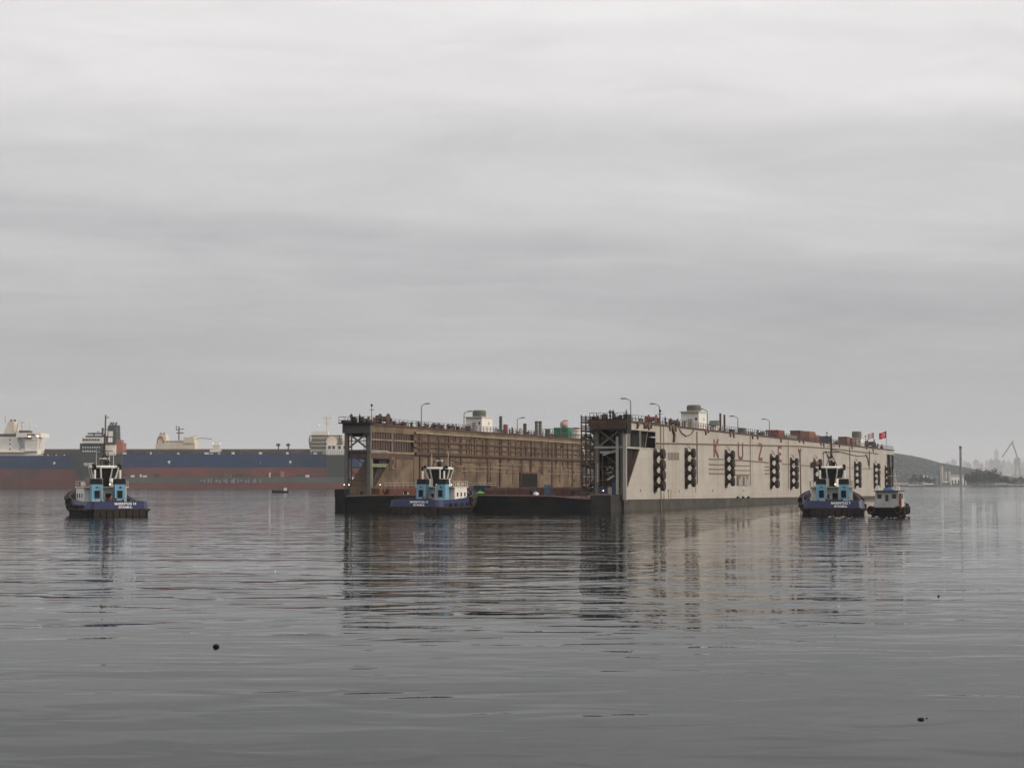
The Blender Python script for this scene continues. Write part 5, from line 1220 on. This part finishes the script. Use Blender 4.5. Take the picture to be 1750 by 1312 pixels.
MB().path([(SB(529),6,ZB(745)),(SB(527),6,ZB(752)),(SB(529),6,ZB(764))], .6).build('stairway', M['ship_brown'], g)

# ship moored behind with the cream house and ringed funnel
YC = 1790.0
def SC(px): return X(px, YC)
def ZC(py): return Zh(py, YC)
g = thing('moored_tanker', 'dark ship hidden behind the blue one, cream house and ringed funnel showing', 'ship', (0, YC, 0))
MB().box(SC(60),SC(545),0,32,-2,ZC(769.5)).build('hull', M['ship_brown'], g)
MB().box(SC(60),SC(545),1,31,ZC(769.5)+.01,ZC(767)).build('deck_line', M['ship_green'], g)
MB().box(SC(265),SC(332),4,24,ZC(769),ZC(757)).build('accommodation', M['ship_cream'], g)
up_ = MB().box(SC(281),SC(325),6,22,ZC(757),ZC(752)).build('upper_house', M['ship_cream'], g)
wins(MB(), SC(282), SC(325), 6, ZC(755.5), 10, 1.6, 1.2).build('window_row', M['steel_dk'], up_)
MB().box(SC(313),SC(331),3,25,ZC(757),ZC(747)).build('bridge', M['ship_cream'], g)
fn = MB().prism([(SC(265),8,ZC(769)),(SC(284),8,ZC(769)),(SC(280),8,ZC(741)),(SC(269),8,ZC(741))], (0,14,0)).build('funnel', M['ship_cream'], g)
ring_ = MB().torus((SC(271.5),7.7,ZC(754)),(0,1,0),3.0,.7,18,6); ring_.v = [(x,y,ZC(754)+(z-ZC(754))*1.6) for x,y,z in ring_.v]; ring_.build('funnel_ring', M['orange'], fn, smooth=True)
for px in (270,275): MB().tube((SC(px),15,ZC(742)),(SC(px),15,ZC(739)),1.0,8).build('exhaust', M['dark'], fn)
MB().bar((SC(302),12,ZC(757)),(SC(302),12,ZC(728)),1.2).bar((SC(297),12,ZC(734)),(SC(311),12,ZC(732)),.8).box(SC(298),SC(310),11,13,ZC(740),ZC(738)).bar((SC(298),12,ZC(734)),(SC(297),12,ZC(726)),.6).build('mast', M['steel'], g)
MB().bar((SC(318),10,ZC(748)),(SC(333),10,ZC(743)),1.0).bar((SC(324),10,ZC(757)),(SC(324),10,ZC(744)),1.0).build('davit', M['ship_cream'], g)
MB().path([(SC(330),10,ZC(749)),(SC(345),10,ZC(748)),(SC(360),10,ZC(750))], .35).build('wire', M['steel'], g)

# ship at the left edge with the big white house
YA = 1740.0
def SA_(px): return X(px, YA)
def ZA(py): return Zh(py, YA)
g = thing('bulk_carrier', 'blue ship with a floodlit white superstructure cut by the left edge', 'ship', (0, YA, 0))
MB().box(SA_(-330),SA_(37),0,32,-2,ZA(800.5)).loft([[(SA_(37),0,-2),(SA_(37),32,-2),(SA_(37),32,ZA(800.5)),(SA_(37),0,ZA(800.5))],[(SA_(200),1,-2),(SA_(200),31,-2),(SA_(200),31,ZA(800.5)),(SA_(200),1,ZA(800.5))]], True).build('bottom', M['ship_red'], g)
MB().box(SA_(-330),SA_(200),0,32,ZA(800.5)+.01,ZA(778.5)).build('hull', M['ship_blue'], g)
MB().lathe([(1.4,0),(1.4,.12)], (SA_(93.5),-.02,ZA(791)), (0,-1,0), 8).build('hull_emblem', M['shed_white'], g)
MB().box(SA_(36.3),SA_(37.2),-.12,0,0,ZA(778.5)).build('hull_seam', M['ship_grey'], g)
a_ = MB().box(SA_(-60),SA_(42),3,27,ZA(778.5),ZA(746)).build('accommodation', M['ship_white'], g)
f_ = MB().loft([[(SA_(42.05),2,ZA(778.5)),(SA_(63),2,ZA(778.5)),(SA_(63),28,ZA(778.5)),(SA_(42.05),28,ZA(778.5))],[(SA_(42.05),2,ZA(750)),(SA_(64),2,ZA(750)),(SA_(64),28,ZA(750)),(SA_(42.05),28,ZA(750))]], True).build('front_house', M['ship_white'], g)
MB().prism([(SA_(64.1),6,ZA(766)),(SA_(70),6,ZA(747)),(SA_(64.1),6,ZA(747))], (0,16,0)).build('bridge_wing_bracket', M['ship_white'], g)
bq = MB().box(SA_(28),SA_(70),-1,31,ZA(747),ZA(739.5)).build('bridge', M['ship_white'], g)
wins(MB(), SA_(47), SA_(60), -1, ZA(744.5), 5, 1.7, 1.8).build('window_row', M['glass'], bq)
MB().box(SA_(-40),SA_(28),4,26,ZA(746),ZA(741)).build('boat_deck', M['ship_brown'], g)
MB().prism([(SA_(30),1.5,ZA(748)),(SA_(37),1.5,ZA(750)),(SA_(41),1.5,ZA(764)),(SA_(33),1.5,ZA(763))], (0,1.2,0)).build('lifeboat_recess', M['shed_grey'], g)
pb = MB()
for px in (-20,-5,16,33):
    for y in (751,758.5,767): pb.box(SA_(px)-.7,SA_(px)+.7,2.85,3,ZA(y)-.8,ZA(y)+.7)
pb.build('window_row', M['steel_dk'], a_)
MB().box(SA_(-60),SA_(42),-.5,3,ZA(773),ZA(771.5)).box(SA_(42),SA_(64),-.5,2,ZA(771),ZA(770)).build('gallery', M['ship_cream'], g)
MB().prism([(SA_(2),8,ZA(741)),(SA_(22),8,ZA(741)),(SA_(19),8,ZA(719)),(SA_(10),8,ZA(719))], (0,14,0)).build('funnel', M['ship_cream'], g)
for px in (12,18): MB().tube((SA_(px),14,ZA(720)),(SA_(px),14,ZA(716)),1.2,8).build('exhaust', M['dark'], g)
MB().bar((SA_(33),10,ZA(741)),(SA_(33),10,ZA(720)),1.4).bar((SA_(29),10,ZA(721)),(SA_(37),10,ZA(721)),1.0).bar((SA_(45),12,ZA(740)),(SA_(45),12,ZA(718)),.7).bar((SA_(23),11,ZA(741)),(SA_(24.5),11,ZA(721)),1.0).bar((SA_(4),10,ZA(722)),(SA_(4),10,ZA(709)),1.0).bar((SA_(55),12,ZA(740)),(SA_(55),12,ZA(728)),.5).build('mast', M['ship_cream'], g)
MB().box(SA_(29),SA_(46),6,20,ZA(739.5),ZA(735)).build('monkey_island', M['ship_brown'], g)
for px, y in ((46,720),(34,725.5),(56,728.5)): MB().sphere((SA_(px),9,ZA(y)), .9).build('radome', M['ship_white'], g, smooth=True)
for px, y in ((51,745.5),(65,745.5)): MB().sphere((SA_(px),-1.6,ZA(y)), .8).build('flood_lamp', M['lamp'], g, smooth=True)
MB().path([(SA_(70),2,ZA(775)),(SA_(198),2,ZA(775))], .6, 6).path([(SA_(70),3,ZA(771)),(SA_(198),3,ZA(770.5))], .4, 6).build('deck_pipe', M['ship_brown'], g)
for i in range(6): MB().box(SA_(72+i*21),SA_(90+i*21),5,27,ZA(778.5),ZA(773)).build('hatch', M['ship_brown'], g)
for i in range(9): MB().box(SA_(74+i*7),SA_(76+i*7),.5,2,ZA(778.5),ZA(776.5)).build('deck_fitting', M['ship_white'] if i % 2 else M['steel_dk'], g)

# ------------------------------------------------------------------ flotsam
def lump(px, py, wpx, label, m_, seed, sz=.7):
    p = on_water(px, py); k = p.y/F; r = wpx*k/2; rn = random.Random(seed); b = MB(); b.sphere((0,0,0), r, 12, 8, sz)
    b.v = [(x*rn.uniform(.8,1.15), y*rn.uniform(.8,1.15), z*rn.uniform(.8,1.1)+r*.15) for x,y,z in b.v]
    tag(b.build('flotsam', m_, None, (p.x,p.y,0), 0, True), label, 'flotsam')
lump(369, 1105, 11, 'round dark piece of flotsam on the near water at left', M['black'], 1, .8)
lump(1574, 1229, 13, 'flat dark piece of flotsam near the bottom right', M['dark'], 2, .4)
lump(1584, 1227, 4, 'tiny dark scrap beside the flat flotsam at bottom right', M['dark'], 3, .5)
lump(1604, 1018, 4, 'tiny dark float on the open water at right', M['black'], 4, .8)
lump(470, 976, 3, 'tiny white float on the open water left of centre', M['white'], 5, .9)
lump(1433, 1036, 3, 'tiny white float below the right-hand tug', M['white'], 6, .9)

# faint broken foam where the right-hand tug and the launch churn the water
M['foam'] = mat('foam', (.40,.42,.41), .9, .1, 3.0)
rfm = random.Random(19); fm = MB()
for cx, cy, sx, sy, n_ in ((1440,884,45,1.6,14),(1512,885,34,1.6,16),(1300,885,90,1.5,14)):
    for _ in range(n_):
        p = on_water(cx + rfm.gauss(0,sx*.6), cy + rfm.gauss(0,sy)); a_ = rfm.uniform(.10,.42); b_ = rfm.uniform(.03,.09); ring2 = []
        for k in range(9):
            t = 2*math.pi*k/9; q_ = rfm.uniform(.6,1.2); ring2.append((p.x+a_*q_*math.cos(t), p.y+b_*6*q_*math.sin(t), .006))
        fm.add(ring2 + [(p.x,p.y,.03)], [(k,(k+1)%9,9) for k in range(9)])
tag(fm.build('wake_foam', M['foam']), kind='stuff')
